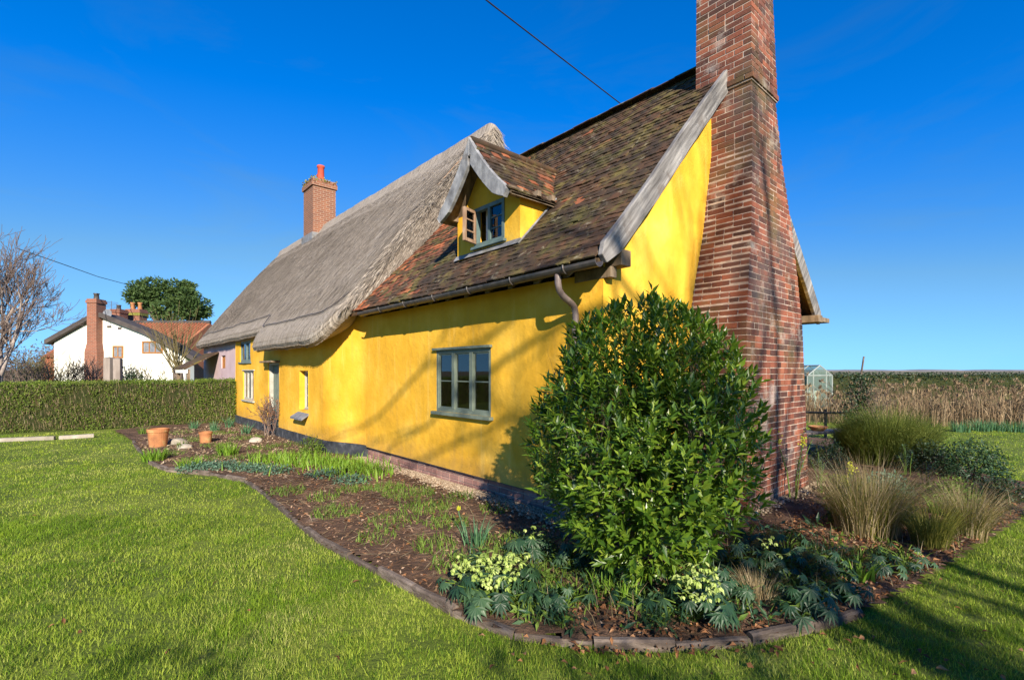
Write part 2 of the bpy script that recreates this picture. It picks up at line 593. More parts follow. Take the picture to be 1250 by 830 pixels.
M['gravel'] = mk('gravel', [(0, (.10, .07, .045)), (.5, (.24, .17, .11)), (1, (.46, .38, .28))], .9, 5, rnd=.85)
M['dead_leaf'] = mk('dead_leaves', [(0, (.06, .028, .014)), (.4, (.16, .068, .028)), (.75, (.30, .135, .055)), (1, (.44, .26, .14))], .75, 3, rnd=.8, trans=.2, tcol=(.5, .2, .06))
M['stone'] = mk('pale_stone', [(0, (.16, .14, .11)), (.6, (.33, .29, .24)), (1, (.50, .45, .38))], .9, 5, rnd=.3, bump=.01)
M['sleeper'] = mk('old_edging_timber', [(0, (.035, .026, .022)), (.45, (.10, .075, .060)), (.8, (.21, .165, .135)), (1, (.33, .27, .22))], .9, 6, 9, stretch=(1, 1, 4), rnd=.25, bump=.012,
                  patches=[((.38, .30, .24), 2.0, .58, .72, .6)])
LAUREL = [(0, (.018, .044, .006)), (.35, (.045, .10, .009)), (.7, (.105, .18, .014)), (.93, (.24, .31, .035)), (1, (.42, .36, .05))]
M['laurel'] = mk('laurel_leaf', LAUREL, .36, 3, rnd=.75, trans=.24, tcol=(.34, .50, .02), spec=.5)
M['bark'] = mk('bark', [(0, (.05, .037, .028)), (.6, (.13, .10, .078)), (1, (.22, .18, .15))], .95, 9, stretch=(3, 3, 1), bump=.01)
M['birch'] = mk('pale_bark', [(0, (.13, .10, .09)), (.6, (.30, .25, .22)), (1, (.46, .41, .37))], .9, 5)
M['twig_red'] = mk('reddish_twigs', [(0, (.10, .068, .055)), (1, (.22, .165, .14))], .9, 3, rnd=.5)
M['twig_olive'] = mk('olive_stems', [(0, (.085, .07, .03)), (1, (.20, .165, .075))], .9, 3, rnd=.5)
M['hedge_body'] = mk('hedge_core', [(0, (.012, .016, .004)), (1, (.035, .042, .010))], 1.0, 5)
M['hedge'] = mk('hedge_leaf', [(0, (.040, .068, .010)), (.4, (.092, .145, .016)), (.75, (.16, .215, .028)), (1, (.28, .27, .09))], .7, 1.2, rnd=.6, trans=.2,
                patches=[((.22, .175, .085), 1.6, .56, .72, .6), ((.05, .06, .012), .5, .5, .7, .5)])
M['evergreen'] = mk('evergreen_leaf', [(0, (.018, .042, .012)), (.5, (.048, .088, .022)), (1, (.11, .155, .045))], .7, .35, rnd=.5, trans=.12)
M['dark_leaf'] = mk('dark_leaf', [(0, (.008, .018, .008)), (.6, (.020, .042, .018)), (1, (.05, .08, .035))], .5, 3, rnd=.7, trans=.1)
M['hellebore'] = mk('hellebore_leaf', [(0, (.010, .030, .014)), (.5, (.022, .058, .025)), (1, (.06, .11, .05))], .45, 4, rnd=.75, trans=.12)
M['helleflower'] = mk('pale_green_flower', [(0, (.20, .30, .05)), (.5, (.36, .46, .11)), (1, (.54, .61, .24))], .6, 4, rnd=.7, trans=.25, tcol=(.5, .62, .12))
M['euph'] = mk('blue_green_leaf', [(0, (.03, .075, .05)), (.5, (.07, .14, .09)), (1, (.14, .22, .15))], .6, 4, rnd=.7, trans=.15)
M['lime'] = mk('lime_bract', [(0, (.36, .40, .02)), (1, (.62, .60, .05))], .6, 4, rnd=.7, trans=.3, tcol=(.7, .7, .03))
M['fresh'] = mk('fresh_green_leaf', [(0, (.07, .15, .015)), (.5, (.15, .28, .022)), (1, (.28, .41, .06))], .55, 3, rnd=.7, trans=.3)
M['weed'] = mk('weed_leaf', [(0, (.045, .085, .012)), (.5, (.10, .17, .022)), (1, (.20, .27, .05))], .65, 3, rnd=.7, trans=.25)
M['daff'] = mk('daffodil_leaf', [(0, (.035, .10, .05)), (.5, (.07, .17, .08)), (1, (.13, .25, .12))], .5, 3, rnd=.7, trans=.2)
M['tan_grass'] = mk('dry_sedge', [(0, (.16, .12, .055)), (.5, (.32, .245, .13)), (1, (.55, .45, .29))], .8, 3, rnd=.75, trans=.25, tcol=(.6, .45, .2))
M['olive_grass'] = mk('olive_sedge', [(0, (.055, .065, .010)), (.5, (.14, .14, .022)), (1, (.28, .24, .06))], .7, 3, rnd=.75, trans=.25)
M['broom'] = mk('broom_shoot', [(0, (.030, .050, .008)), (.5, (.085, .115, .016)), (1, (.20, .21, .045))], .7, 2, rnd=.7, trans=.15)
M['reed'] = mk('dry_reeds', [(0, (.055, .035, .02)), (.35, (.15, .10, .058)), (.7, (.29, .205, .12)), (1, (.48, .38, .25))], .9, .5, rnd=.7, trans=.15, tcol=(.5, .35, .15))
M['bud'] = mk('dry_buds', [(0, (.13, .05, .03)), (1, (.30, .15, .08))], .8, 3, rnd=.7)
M['field'] = mk('far_field', [(0, (.10, .085, .05)), (.5, (.17, .14, .075)), (1, (.14, .15, .05))], 1, .02)
M['far_land'] = mk('far_land', [(0, (.10, .10, .11)), (.5, (.17, .165, .17)), (1, (.24, .22, .21))], 1, .012, 9)
M['alu'] = mk('greenhouse_alloy', [(0, (.22, .25, .235)), (1, (.34, .37, .35))], .5, 5)
M['ghglass'], nt_g, nn_g, ll_g, bs_g = nodes('greenhouse_glass')
bs_g.inputs['Base Color'].default_value = (.20, .27, .245, 1)
bs_g.inputs['Roughness'].default_value = .35
tr_g = nn_g.new('ShaderNodeBsdfTransparent')
tr_g.inputs[0].default_value = (.75, .85, .8, 1)
mx_g = nn_g.new('ShaderNodeMixShader')
mx_g.inputs[0].default_value = .42
ll_g.new(tr_g.outputs[0], mx_g.inputs[1])
ll_g.new(bs_g.outputs[0], mx_g.inputs[2])
ll_g.new(mx_g.outputs[0], nn_g['Material Output'].inputs[0])
M['post'] = mk('fence_post_wood', [(0, (.16, .13, .11)), (1, (.33, .28, .25))], .9, 3, stretch=(2, 2, .5))

# ------------------------------------------------------------------ ground, bed, far land
def P2(pts):
    return [gnd(*p)[:2] for p in pts]


EDGE_PX = [(163, 541), (171, 553), (184, 567), (206, 576), (255, 580), (300, 589), (322, 603), (345, 623), (372, 648), (402, 670), (447, 692),
           (500, 720), (540, 743), (578, 763), (640, 782), (700, 790), (760, 794), (820, 794), (880, 790), (940, 782), (1000, 768), (1050, 752)]
EDGE = P2(EDGE_PX)
BED = EDGE + P2([(1110, 722), (1160, 692), (1205, 662), (1240, 640), (1262, 615), (1255, 592), (1215, 585), (1170, 575), (1150, 556), (1130, 545)]) + \
    [np.array([6.0, 12.5]), np.array([-7, 21.0]), np.array([-10.6, 17.0])] + P2([(140, 527)])
HOUSE = np.array([2.67, 5.5])
EU = np.array([0.661, -0.7504])
EV = np.array([0.7504, 0.661])


def W3(x, y, z):
    p = HOUSE + EU * x + EV * y
    return np.array([p[0], p[1], z])


def to_house(X, Y):
    dx, dy = X - HOUSE[0], Y - HOUSE[1]
    return dx * EU[0] + dy * EU[1], dx * EV[0] + dy * EV[1]


def house_mask(X, Y, m=0.0):
    x, y = to_house(X, Y)
    a = (x < -.72 + m) & (x > -6.4) & (y > -1.69 - m) & (y < 4)
    b = (x <= -6.24 + m) & (x > -22) & (y > -2.03 - m) & (y < 4.2)
    c = (x > -.8) & (x < .03 + m) & (y > -.03 - m) & (y < 2.04 + m)
    return a | b | c


mb = MB()
n = 61
gx = np.sign(np.linspace(-1, 1, n)) * np.abs(np.linspace(-1, 1, n)) ** 3 * 3000
gy = np.concatenate([-np.linspace(1, 0, 16)[:-1] ** 2 * 200, np.linspace(0, 1, 46) ** 3 * 4500])
X, Y = np.meshgrid(gx, gy)
V = np.stack([X.ravel(), Y.ravel(), np.zeros(X.size)], 1)
mb.add(V, gridf(len(gy), n)[:, ::1])
mb.build('ground', M['ground'], smooth=True, kind='structure')
mb = MB()
mb.quad((-2500, 45, .02), (2500, 45, .02), (3000, 4000, .02), (-3000, 4000, .02))
mb.build('field', M['field'], kind='structure')
# low far land on the horizon
mb = MB()
xs = np.linspace(-2600, 3000, 240)
Vt = []
for x in xs:
    h = 4.5 + 4 * mnoise.noise(Vector((x * .006, 2, 0))) + 2.2 * abs(mnoise.noise(Vector((x * .05, 7, 0))))
    Vt += [(x, 2300, 0), (x, 2330, max(1.5, h) + 2), (x, 2460, max(1.5, h) + 4), (x, 2700, 0)]
mb.add(Vt, gridf(240, 4)[:, ::-1])
mb.build('terrain', M['far_land'], kind='structure')

# flower bed soil sheet
cell = .07
bx = np.arange(-13, 8.2, cell)
by = np.arange(2.4, 15.5, cell)
X, Y = np.meshgrid(bx, by)
bump = np.array([mnoise.noise(Vector((a * 1.3, b * 1.3, 0))) * .022 + mnoise.noise(Vector((a * 6, b * 6, 3))) * .018 for a, b in zip(X.ravel(), Y.ravel())])
Z = .05 + bump
V = np.stack([X.ravel(), Y.ravel(), Z], 1)
F = gridf(len(by), len(bx))
cc = V[F].mean(1)
F = F[inpoly(cc[:, 0], cc[:, 1], BED)]
used = np.unique(F)
mp = np.full(len(V), -1)
mp[used] = np.arange(len(used))
link('flower_bed_soil', mesh_np('flower_bed_soil', V[used], [mp[F]], smooth=True), M['soil'], kind='structure')


def soil_z(x, y):
    return .05 + np.array([mnoise.noise(Vector((a * 1.3, b * 1.3, 0))) * .022 for a, b in zip(np.atleast_1d(x), np.atleast_1d(y))])


# edging timbers along the bed
def resample(P, step):
    P = np.asarray(P)
    d = np.concatenate([[0], np.cumsum(np.linalg.norm(np.diff(P, axis=0), axis=1))])
    n = max(2, int(d[-1] / step) + 1)
    t = np.linspace(0, d[-1], n)
    return np.stack([np.interp(t, d, P[:, k]) for k in range(P.shape[1])], 1)


edging = empty('timber_edging', (*EDGE[12], 0), 'weathered timber edging curving between the lawn and the flower bed', 'edging')
ep = resample(EDGE, .47)
for i in range(len(ep) - 1):
    a, b = ep[i], ep[i + 1]
    t = unit(b - a)
    nn_ = np.array([-t[1], t[0]])
    k = 5
    V = []
    h = .058 + random.uniform(-.016, .014)
    for j in range(k):
        f = j / (k - 1)
        c = a + (b - a) * f * .985
        c = c + nn_ * (.008 * mnoise.noise(Vector((c[0] * 5, c[1] * 5, 0))))
        hh = h + .012 * mnoise.noise(Vector((c[0] * 7, c[1] * 7, 4)))
        w = .026
        for (o_, z) in ((-w, -.02), (-w, hh - .012), (-w + .012, hh), (w - .012, hh), (w, hh - .01), (w, -.02)):
            V.append((*(c + nn_ * o_), z))
    V = np.array(V) - np.array([*EDGE[12], 0])
    m_ = MB()
    m_.add(V, gridf(k, 6)[:, ::-1])
    m_.add(np.concatenate([V[:6], V[-6:]]), [[0, 1, 2, 3, 4, 5], [11, 10, 9, 8, 7, 6]])
    m_.build('plank', M['sleeper'], edging)

# stone kerb by the hedge
kerb = empty('stone_kerb', (*gnd(60, 536)[:2], 0), 'pale stone kerb slabs at the far edge of the lawn', 'kerb')
kp = [gnd(-60, 541), gnd(0, 539.5), gnd(72, 536.5), gnd(120, 533.5)]
for i in range(3):
    a, b = kp[i], kp[i + 1]
    t = unit(b - a)
    q = np.array([-t[1], t[0], 0])
    b = b - t * .08
    m_ = MB()
    o_ = np.array([*gnd(60, 536)[:2], 0])
    V = [a - q * .05, b - q * .05, b + q * .06, a + q * .06]
    V = [v - o_ for v in V] + [v - o_ + np.array([0, 0, .09]) for v in V]
    m_.add(V, BOXF)
    m_.build('slab', M['stone'], kerb, bevel=.01)

# ------------------------------------------------------------------ cottage
CZR = math.atan2(EU[1], EU[0])
cottage = empty('cottage', (HOUSE[0], HOUSE[1], 0), 'yellow limewashed cottage half thatched, half clay-tiled, with tall brick end chimney', 'cottage', CZR)
Y_F, Y_R = -1.695, 3.75        # tiled part front and rear wall planes
X_G, X_J = -.72, -6.24         # gable plane, junction with thatched part
Y_T = -2.03                    # thatched part front plane
RY, RZ = 1.05, 5.95            # tile ridge
EY, EZ = -2.0, 2.72            # tile eave edge
SL = (RZ - EZ) / (RY - EY)


def roof_z(y, x=0):
    f = (y - EY) / (RY - EY)
    return EZ + SL * (y - EY) - .05 * math.sin(math.pi * max(0, min(1, f))) * .6


def cells(lo, hi, extra, step):
    v = sorted(set([lo, hi] + [e for e in extra if lo < e < hi]))
    out = []
    for a, b in zip(v[:-1], v[1:]):
        k = max(1, int(math.ceil((b - a) / step)))
        out += [a + (b - a) * i / k for i in range(k)]
    return np.array(out + [hi])


def wall_front(name, mat, x0, x1, z0, z1, y, holes, depth=.16, parent=cottage, step=.2, wob=.008, batter=0.0, fade=0):
    xs = cells(x0, x1, [h for q in holes for h in q[:2]], step)
    zs = cells(z0, z1, [h for q in holes for h in q[2:]], step)
    X, Z = np.meshgrid(xs, zs)
    V = np.stack([X.ravel(), np.full(X.size, y), Z.ravel()], 1)
    F = gridf(len(zs), len(xs))
    c = V[F].mean(1)
    keep = np.ones(len(F), bool)
    for (a, b, d, e) in holes:
        keep &= ~((c[:, 0] > a) & (c[:, 0] < b) & (c[:, 2] > d) & (c[:, 2] < e))
    V[:, 1] += (vnoise(V, 1.1, wob) + vnoise(V, 3.3, wob * .4)) * (np.clip((x1 - V[:, 0]) / fade, 0, 1) if fade else 1.0)
    m_ = MB()
    m_.add(V, F[keep], 0.5)
    for (a, b, d, e) in holes:
        yy = y + depth
        y0 = y - .0
        m_.quad((a, y0, d), (a, yy, d), (a, yy, e), (a, y0, e), .5)
        m_.quad((b, yy, d), (b, y0, d), (b, y0, e), (b, yy, e), .5)
        m_.quad((a, y0, e), (a, yy, e), (b, yy, e), (b, y0, e), .5)
        m_.quad((a, yy, d), (a, y0, d), (b, y0, d), (b, yy, d), .5)
    # backing returns
    m_.quad((x0, y, z0), (x0, y + .25, z0), (x0, y + .25, z1), (x0, y, z1), .5)
    m_.quad((x1, y + .25, z0), (x1, y, z0), (x1, y, z1), (x1, y + .25, z1), .5)
    m_.quad((x0, y + .25, z0), (x0, y, z0), (x1, y, z0), (x1, y + .25, z0), .5)
    return m_.build(name, mat, parent, smooth=bool(fade))


WIN = (X_G - 3.107, X_G - 1.807, 1.06, 1.955)
wall_front('front_wall', M['yellow'], X_J, X_G, .245, 2.66, Y_F, [WIN])
# gable wall (normal +x), follows roof line
ys = np.linspace(Y_F, Y_R, 30)
V, F = [], []
nz_ = 16
for y in ys:
    top = roof_z(y) - .06 if y <= RY else roof_z(2 * RY - y) - .06
    for k in range(nz_):
        z = .245 + (top - .245) * k / (nz_ - 1)
        V.append((X_G + .012 * mnoise.noise(Vector((3, y * 1.3, z * 1.3))), y, z))
m_ = MB()
m_.add(V, gridf(30, nz_)[:, :], .5)
m_.build('gable_wall', M['yellow'], cottage)
# rear and inner walls
m_ = MB()
m_.box((X_J, Y_R - .2, 0), (X_G - .02, Y_R, 2.7))
m_.build('rear_wall', M['yellow'], cottage)
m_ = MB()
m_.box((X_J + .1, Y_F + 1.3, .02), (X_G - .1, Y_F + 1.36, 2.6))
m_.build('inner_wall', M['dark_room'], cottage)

# plinth with separate bricks
m_ = MB()
m_.box((X_J, Y_F + .045, -.05), (X_G - .012, Y_F + .22, .243))
m_.box((X_G - .2, Y_F + .05, -.05), (X_G - .03, .0, .243))
plinth = m_.build('brick_plinth', M['mortar'], cottage)
# chamfered brick template, unit size
def brick_template():
    c = .04
    v = []
    e = np.array([.5, .5, .5])
    pts = []
    for sx in (-1, 1):
        for sy in (-1, 1):
            for sz in (-1, 1):
                b = np.array([sx, sy, sz]) * .5
                ch = np.array([.02, .03, .07])
                pts += [b - np.array([0, sy, sz]) * np.array([0, ch[1], ch[2]]), b - np.array([sx, 0, sz]) * np.array([ch[0], 0, ch[2]]), b - np.array([sx, sy, 0]) * np.array([ch[0], ch[1], 0])]
    import bmesh
    bm = bmesh.new()
    for p in pts:
        bm.verts.new(p)
    bmesh.ops.convex_hull(bm, input=bm.verts[:])
    bm.verts.ensure_lookup_table()
    bm.verts.index_update()
    V = np.array([v.co[:] for v in bm.verts])
    F = np.array([[v.index for v in f.verts] for f in bm.faces])
    bm.free()
    return V, F


BTV, BTF = brick_template()


def mats_of(C, S, rz=None, jit=.0):
    n = len(C)
    m4 = np.zeros((n, 4, 4))
    rz = np.zeros(n) if rz is None else np.asarray(rz)
    c, s = np.cos(rz), np.sin(rz)
    S = np.asarray(S)
    m4[:, 0, 0] = c * S[:, 0]
    m4[:, 1, 0] = s * S[:, 0]
    m4[:, 0, 1] = -s * S[:, 1]
    m4[:, 1, 1] = c * S[:, 1]
    m4[:, 2, 2] = S[:, 2]
    m4[:, :3, 3] = C
    m4[:, 3, 3] = 1
    return m4


def lay_bricks(name, mats, mat, parent, order, most=300):
    """the `most` first of `order` as objects, the rest as one stuff part"""
    me = mesh_np(name, BTV, [BTF])
    me.materials.append(mat)
    for i in order[:most]:
        o = bpy.data.objects.new(name, me)
        COL.objects.link(o)
        o.parent = parent
        o.matrix_local = Matrix(mats[i].tolist())
    rest = order[most:]
    if len(rest):
        V, F = stamp(BTV, BTF, mats[rest])
        r = np.repeat(rng.random(len(rest)), len(BTV))
        link(name + '_mass', mesh_np(name + '_mass', V, [F], r), mat, parent, kind='stuff')


C_, S_ = [], []
for course in range(4):
    z = -.05 + course * .075 + .034
    x = X_J + .01 - (.11 if course % 2 else 0)
    while x < X_G - .03:
        L = .215 if random.random() < .75 else .1025
        x1 = min(x + L, X_G - .015)
        x0 = max(x, X_J + .005)
        if x1 - x0 > .03:
            C_.append(((x0 + x1) / 2, Y_F + .085 + random.uniform(-.002, .003), z))
            S_.append((x1 - x0, .1, .064))
        x += L + .011
    y = Y_F + .14
    while y < -.1:
        C_.append((X_G - .06, y + .107, z))
        S_.append((.1, .215, .064))
        y += .226
pm = mats_of(np.array(C_), np.array(S_))
lay_bricks('brick', pm, M['plinth_brick'], plinth, list(range(len(C_))))
# dark strip standing in for the shade line under the oversailing plaster
m_ = MB()
m_.box((X_J + .002, Y_F - .014, .238), (X_G - .002, Y_F + .03, .2445))
m_.build('plaster_shade_line', M['iron'], cottage)

# ---- big end chimney
ZK = [-.1, 2.25, 3.38, 4.5, 5.27, 5.275, 7.35]
AK = [0.0, .02, .34, .587, .60, .575, .60]
TK = [2.01, 1.81, 1.74, 1.554, 1.38, 1.40, 1.21]
BK = [0.0, .02, .10, .19, .21, .19, .215]


def chim(z):
    return np.interp(z, ZK, AK), np.interp(z, ZK, TK), np.interp(z, ZK, BK)


def chim_back(z):
    return -.78 if z < 4.6 else -.93


rec = .005
m_ = MB()
ring = []
zs = sorted(set(ZK + [4.59, 4.61, 1.2, 2.8, 4.0]))
for z in zs:
    a, t, b = chim(z)
    ring += [(-b - rec, a + rec, z), (-b - rec, t - rec, z), (chim_back(z) , t - rec, z), (chim_back(z), a + rec, z)]
m_.add(ring, gridf(len(zs), 4, True), .5)
k = len(zs) * 4
m_.F.setdefault(4, []).append(np.array([[k - 4, k - 3, k - 2, k - 1]]))
chimney = m_.build('end_chimney', M['mortar'], cottage)
C_, S_, face_ = [], [], []
ncourse = int(7.35 / .075)
for i in range(ncourse):
    z = -.03 + i * .075 + .0325
    a, t, b = chim(z)
    pr = .0
    if 5.27 < z < 5.35:
        pr = .014
    if z > 7.1:
        pr = .03 * (1 + int((z - 7.1) / .08))
    a, t, b = a - pr, t + pr, b - pr
    back = chim_back(z) + .0
    h = .065
    own = i % 2
    D = .1
    # front face (normal +x), runs along y
    y = a + (0 if own else D + .010)
    yend = t - (0 if own else D + .010)
    seq = 0
    first = True
    while y < yend - .02:
        if first and own:
            L = .215
        else:
            L = .215 if (random.random() < .5) else .1025
        first = False
        y1 = min(y + L, yend)
        if yend - y1 < .05:
            y1 = yend
        C_.append((-b - D / 2 + random.uniform(-.003, .003), (y + y1) / 2, z + random.uniform(-.0015, .0015)))
        S_.append((D, y1 - y - .001, h + random.uniform(-.002, .002)))
        face_.append(0)
        y += (y1 - y) + .0105
    # side faces (normal -y and +y), run along x
    for sgn, yy in ((-1, a + D / 2), (1, t - D / 2)):
        x = -b - (D + .010 if own else 0)
        first = True
        while x > back + .02:
            L = .215 if random.random() < .8 else .1025
            if first and not own:
                L = .215
            first = False
            x1 = max(x - L, back)
            if x1 - back < .04:
                x1 = back
            C_.append(((x + x1) / 2, yy + random.uniform(-.003, .003), z + random.uniform(-.0015, .0015)))
            S_.append((x - x1 - .001, D, h + random.uniform(-.002, .002)))
            face_.append(1 if sgn < 0 else 2)
            x -= (x - x1) + .0105
C_, S_, face_ = np.array(C_), np.array(S_), np.array(face_)
cm = mats_of(C_, S_, rng.normal(0, .004, len(C_)))
wc = np.array([W3(*c) for c in C_]) - np.array([0, 0, CAMZ])
dist = np.linalg.norm(wc, axis=1)
behind = (wc[:, 1] > 0) & ((wc[:, 0] / wc[:, 1] * FPX + CX) < 905) & (C_[:, 2] < 1.9)   # behind the laurel
dist = dist + np.where(face_ == 2, 50, 0) + np.where(behind, 20, 0) + np.where(C_[:, 2] < .05, 20, 0)
lay_bricks('brick', cm, M['brick'], chimney, list(np.argsort(dist)))
m_ = MB()
m_.lathe([(.15, 7.3), (.15, 7.4), (.12, 7.45), (.105, 7.8), (.13, 7.82), (.13, 7.9), (.09, 7.9), (.085, 7.4)], (-.56, .9, 0), 20)
m_.build('chimney_pot', M['pot'], cottage, smooth=True)

# ---- tiled roof
m_ = MB()
DX0, DX1 = -3.60, -2.24       # dormer extent
yc = [EY + .02, -1.50, -.88, RY]


def deckq(xa, xb, ya, yb):
    m_.box((0, 0, 0), (1, 1, 1))
    m_.V.pop()
    za, zb = roof_z(ya) - .03, roof_z(yb) - .03
    m_.V.append(np.array([(xa, ya, za - .06), (xb, ya, za - .06), (xb, yb, zb - .06), (xa, yb, zb - .06), (xa, ya, za), (xb, ya, za), (xb, yb, zb), (xa, yb, zb)]))


deckq(-6.3, -.562, yc[0], yc[1])
deckq(-6.3, DX0, yc[1], yc[2])
deckq(DX1, -.562, yc[1], yc[2])
deckq(-6.3, -.562, yc[2], yc[3])
m_.V.append(np.array([(-6.3, RY, RZ - .1), (-.562, RY, RZ - .1), (-.562, 4.15, 2.6), (-6.3, 4.15, 2.6), (-6.3, RY, RZ), (-.562, RY, RZ), (-.562, 4.15, 2.68), (-6.3, 4.15, 2.68)]))
m_.F[4].append(BOXF + m_.n)
m_.r.append(np.full(8, .5))
m_.n += 8
tiled = m_.build('tiled_roof', M['tile'], cottage)
GA, TW = .1, .166
slope_len = math.hypot(RY - EY, RZ - EZ)
rows = int(slope_len / GA)
TC, TR_ = [], []
ang = math.atan(SL)
for r_ in range(rows + 1):
    f = r_ * GA / slope_len
    y = EY + (RY - EY) * f
    x = -.565 - (TW / 2 if r_ % 2 else 0)
    while x > -6.35:
        zz = roof_z(y)
        wob = .028 * mnoise.noise(Vector((x * .7, y * .7, 0))) + .012 * mnoise.noise(Vector((x * 3, y * 3, 5)))
        yv = y
        # leave out the dormer
        if not (DX0 < x < DX1 and -1.48 < y < -.86):
            TC.append((x - TW / 2, yv, zz + wob))
        x -= TW
TC = np.array(TC)


def tile_mats(C, pitch, width=TW, L=.17, jit=1.0, yaw=0.0):
    """tile: x width, local length up the slope; C = centre of the lower edge"""
    n = len(C)
    out = np.zeros((n, 4, 4))
    pj = pitch - .085 + rng.normal(0, .03 * jit, n)
    rj = rng.normal(0, .012 * jit, n)
    c, s = np.cos(pj), np.sin(pj)
    xa = np.stack([np.cos(rj), np.zeros(n), np.sin(rj)], 1)
    ya = np.stack([np.zeros(n), c, s], 1)
    za = np.cross(xa, ya)
    w = width * (.98 + rng.normal(0, .008, n))
    out[:, :3, 0] = xa * w[:, None]
    out[:, :3, 1] = ya * L
    out[:, :3, 2] = za * .014
    out[:, :3, 3] = C + ya * (L / 2) + za * (.012 + rng.normal(0, .003, n))[:, None] + ya * rng.normal(0, .006 * jit, n)[:, None]
    out[:, 3, 3] = 1
    return out


# tile template: slightly cambered slab
tv = []
for iy in (-.5, .5):
    for ix, cam_ in ((-.5, -.15), (-.25, .06), (0, .14), (.25, .06), (.5, -.15)):
        tv += [(ix, iy, -.5 + cam_), (ix, iy, .5 + cam_)]
TTV = np.array(tv)
tf = []
for q in range(4):
    a = 2 * q
    tf += [[a + 1, a + 3, a + 13, a + 11], [a, a + 10, a + 12, a + 2], [a, a + 2, a + 3, a + 1], [a + 10, a + 11, a + 13, a + 12]]
tf += [[0, 1, 11, 10], [8, 18, 19, 9]]
TTF = np.array(tf)


def lay_tiles(C, mats, parent, most, mat_of, name='tile'):
    w = np.array([W3(*c) for c in C]) - np.array([0, 0, CAMZ])
    order = np.argsort(np.linalg.norm(w, axis=1))
    meshes = {}
    rest = {}
    for k_, i in enumerate(order):
        key = mat_of[i]
        if k_ < most:
            if key not in meshes:
                meshes[key] = mesh_np(name, TTV, [TTF])
                meshes[key].materials.append(M[key])
            o = bpy.data.objects.new(name, meshes[key])
            COL.objects.link(o)
            o.parent = parent
            o.matrix_local = Matrix(mats[i].tolist())
        else:
            rest.setdefault(key, []).append(i)
    if rest:
        Vs, Fs, Rs, mi, n0 = [], [], [], [], 0
        keys = list(rest)
        for q, key in enumerate(keys):
            V, F = stamp(TTV, TTF, mats[rest[key]])
            Vs.append(V)
            Fs.append(F + n0)
            Rs.append(np.repeat(rng.random(len(rest[key])), len(TTV)))
            mi.append(np.full(len(F), q))
            n0 += len(V)
        me = mesh_np(name + '_mass', np.concatenate(Vs), [np.concatenate(Fs)], np.concatenate(Rs))
        for key in keys:
            me.materials.append(M[key])
        me.polygons.foreach_set('material_index', np.concatenate(mi).astype(np.int32))
        link(name + '_mass', me, None, parent, kind='stuff')


warm = []
for c in TC:
    p = np.clip((-c[0] - 4.0) / 2.2, 0, 1) * .8 + .01
    warm.append('tile_edge' if random.random() < p else 'tile')
lay_tiles(TC, tile_mats(TC, ang), tiled, 300, warm)
# ridge tiles
rt_x = np.arange(-1.05, -6.2, -.40)
me = None
for i, x in enumerate(rt_x):
    m_ = MB()
    a = np.linspace(-.95, .95, 7)
    V = []
    for xx in (0, -.415):
        for q in a:
            V.append((xx, math.sin(q) * .135, math.cos(q) * .13 - .02))
        for q in a[::-1]:
            V.append((xx, math.sin(q) * .118, math.cos(q) * .113 - .02))
    if me is None:
        m_.add(V, np.concatenate([gridf(2, 14, True)]), .5)
        m_.F.setdefault(14, []).append(np.array([list(range(14))[::-1], list(range(14, 28))]))
        me = m_.mesh('ridge_tile')
        me.materials.append(M['tile'])
    o = link('ridge_tile', me, None, tiled, loc=(x, RY, RZ + .0 + random.uniform(-.008, .008)))
    o.rotation_euler = (0, random.uniform(-.02, .02), random.uniform(-.01, .01))

# ---- eaves: rafter feet, gutter, downpipe
for x in np.arange(-1.0, -6.1, -.43):
    m_ = MB()
    za = roof_z(Y_F) - .12
    zb = roof_z(-1.96) - .10
    m_.add([(x - .04, Y_F + .05, za - .1), (x + .04, Y_F + .05, za - .1), (x + .04, Y_F + .05, za), (x - .04, Y_F + .05, za),
            (x - .04, -1.95, zb - .06), (x + .04, -1.95, zb - .06), (x + .04, -1.95, zb + .01), (x - .04, -1.95, zb + .01)],
           [[0, 3, 2, 1], [4, 5, 6, 7], [0, 1, 5, 4], [1, 2, 6, 5], [2, 3, 7, 6], [3, 0, 4, 7]])
    m_.build('rafter_foot', M['oak_dark'], cottage)
m_ = MB()
gp = np.array([(-.50, -2.035, 2.685), (-2, -2.035, 2.678), (-4, -2.035, 2.67), (-5.72, -2.035, 2.662)])
a = np.linspace(math.pi, 2 * math.pi, 9)
V = []
for p in gp:
    for q in a:
        V.append((p[0], p[1] + math.cos(q) * .062, p[2] + math.sin(q) * .062))
    for q in a[::-1]:
        V.append((p[0], p[1] + math.cos(q) * .054, p[2] + math.sin(q) * .054))
m_.add(V, gridf(4, 18, True), .5)
m_.F.setdefault(18, []).append(np.array([list(range(18)), list(range(54, 72))[::-1]]))
gutter = m_.build('gutter', M['iron'], cottage, smooth=False)
for x in np.arange(-.9, -5.7, -.8):
    m_ = MB()
    a = np.linspace(math.pi * .95, 2.05 * math.pi, 9)
    z0 = 2.685 + (x + .5) * .0044
    m_.tube([(x, -2.035 + math.cos(q) * .068, z0 + math.sin(q) * .068) for q in a], .009, 5)
    m_.build('bracket', M['iron'], gutter)
m_ = MB()
P = np.array([(0, -2.035, 2.63), (0, -2.035, 2.54), (0, -2.015, 2.47), (0, -1.95, 2.41), (0, -1.86, 2.37), (0, -1.79, 2.33), (0, -1.765, 2.26), (0, -1.76, 2.1), (0, -1.76, 1.0), (0, -1.76, .12)])
P[:, 0] = X_G - .305
P = resample(P, .04)
m_.tube(P, .034, 12)
pipe = m_.build('downpipe', M['pipe'], cottage, smooth=True)
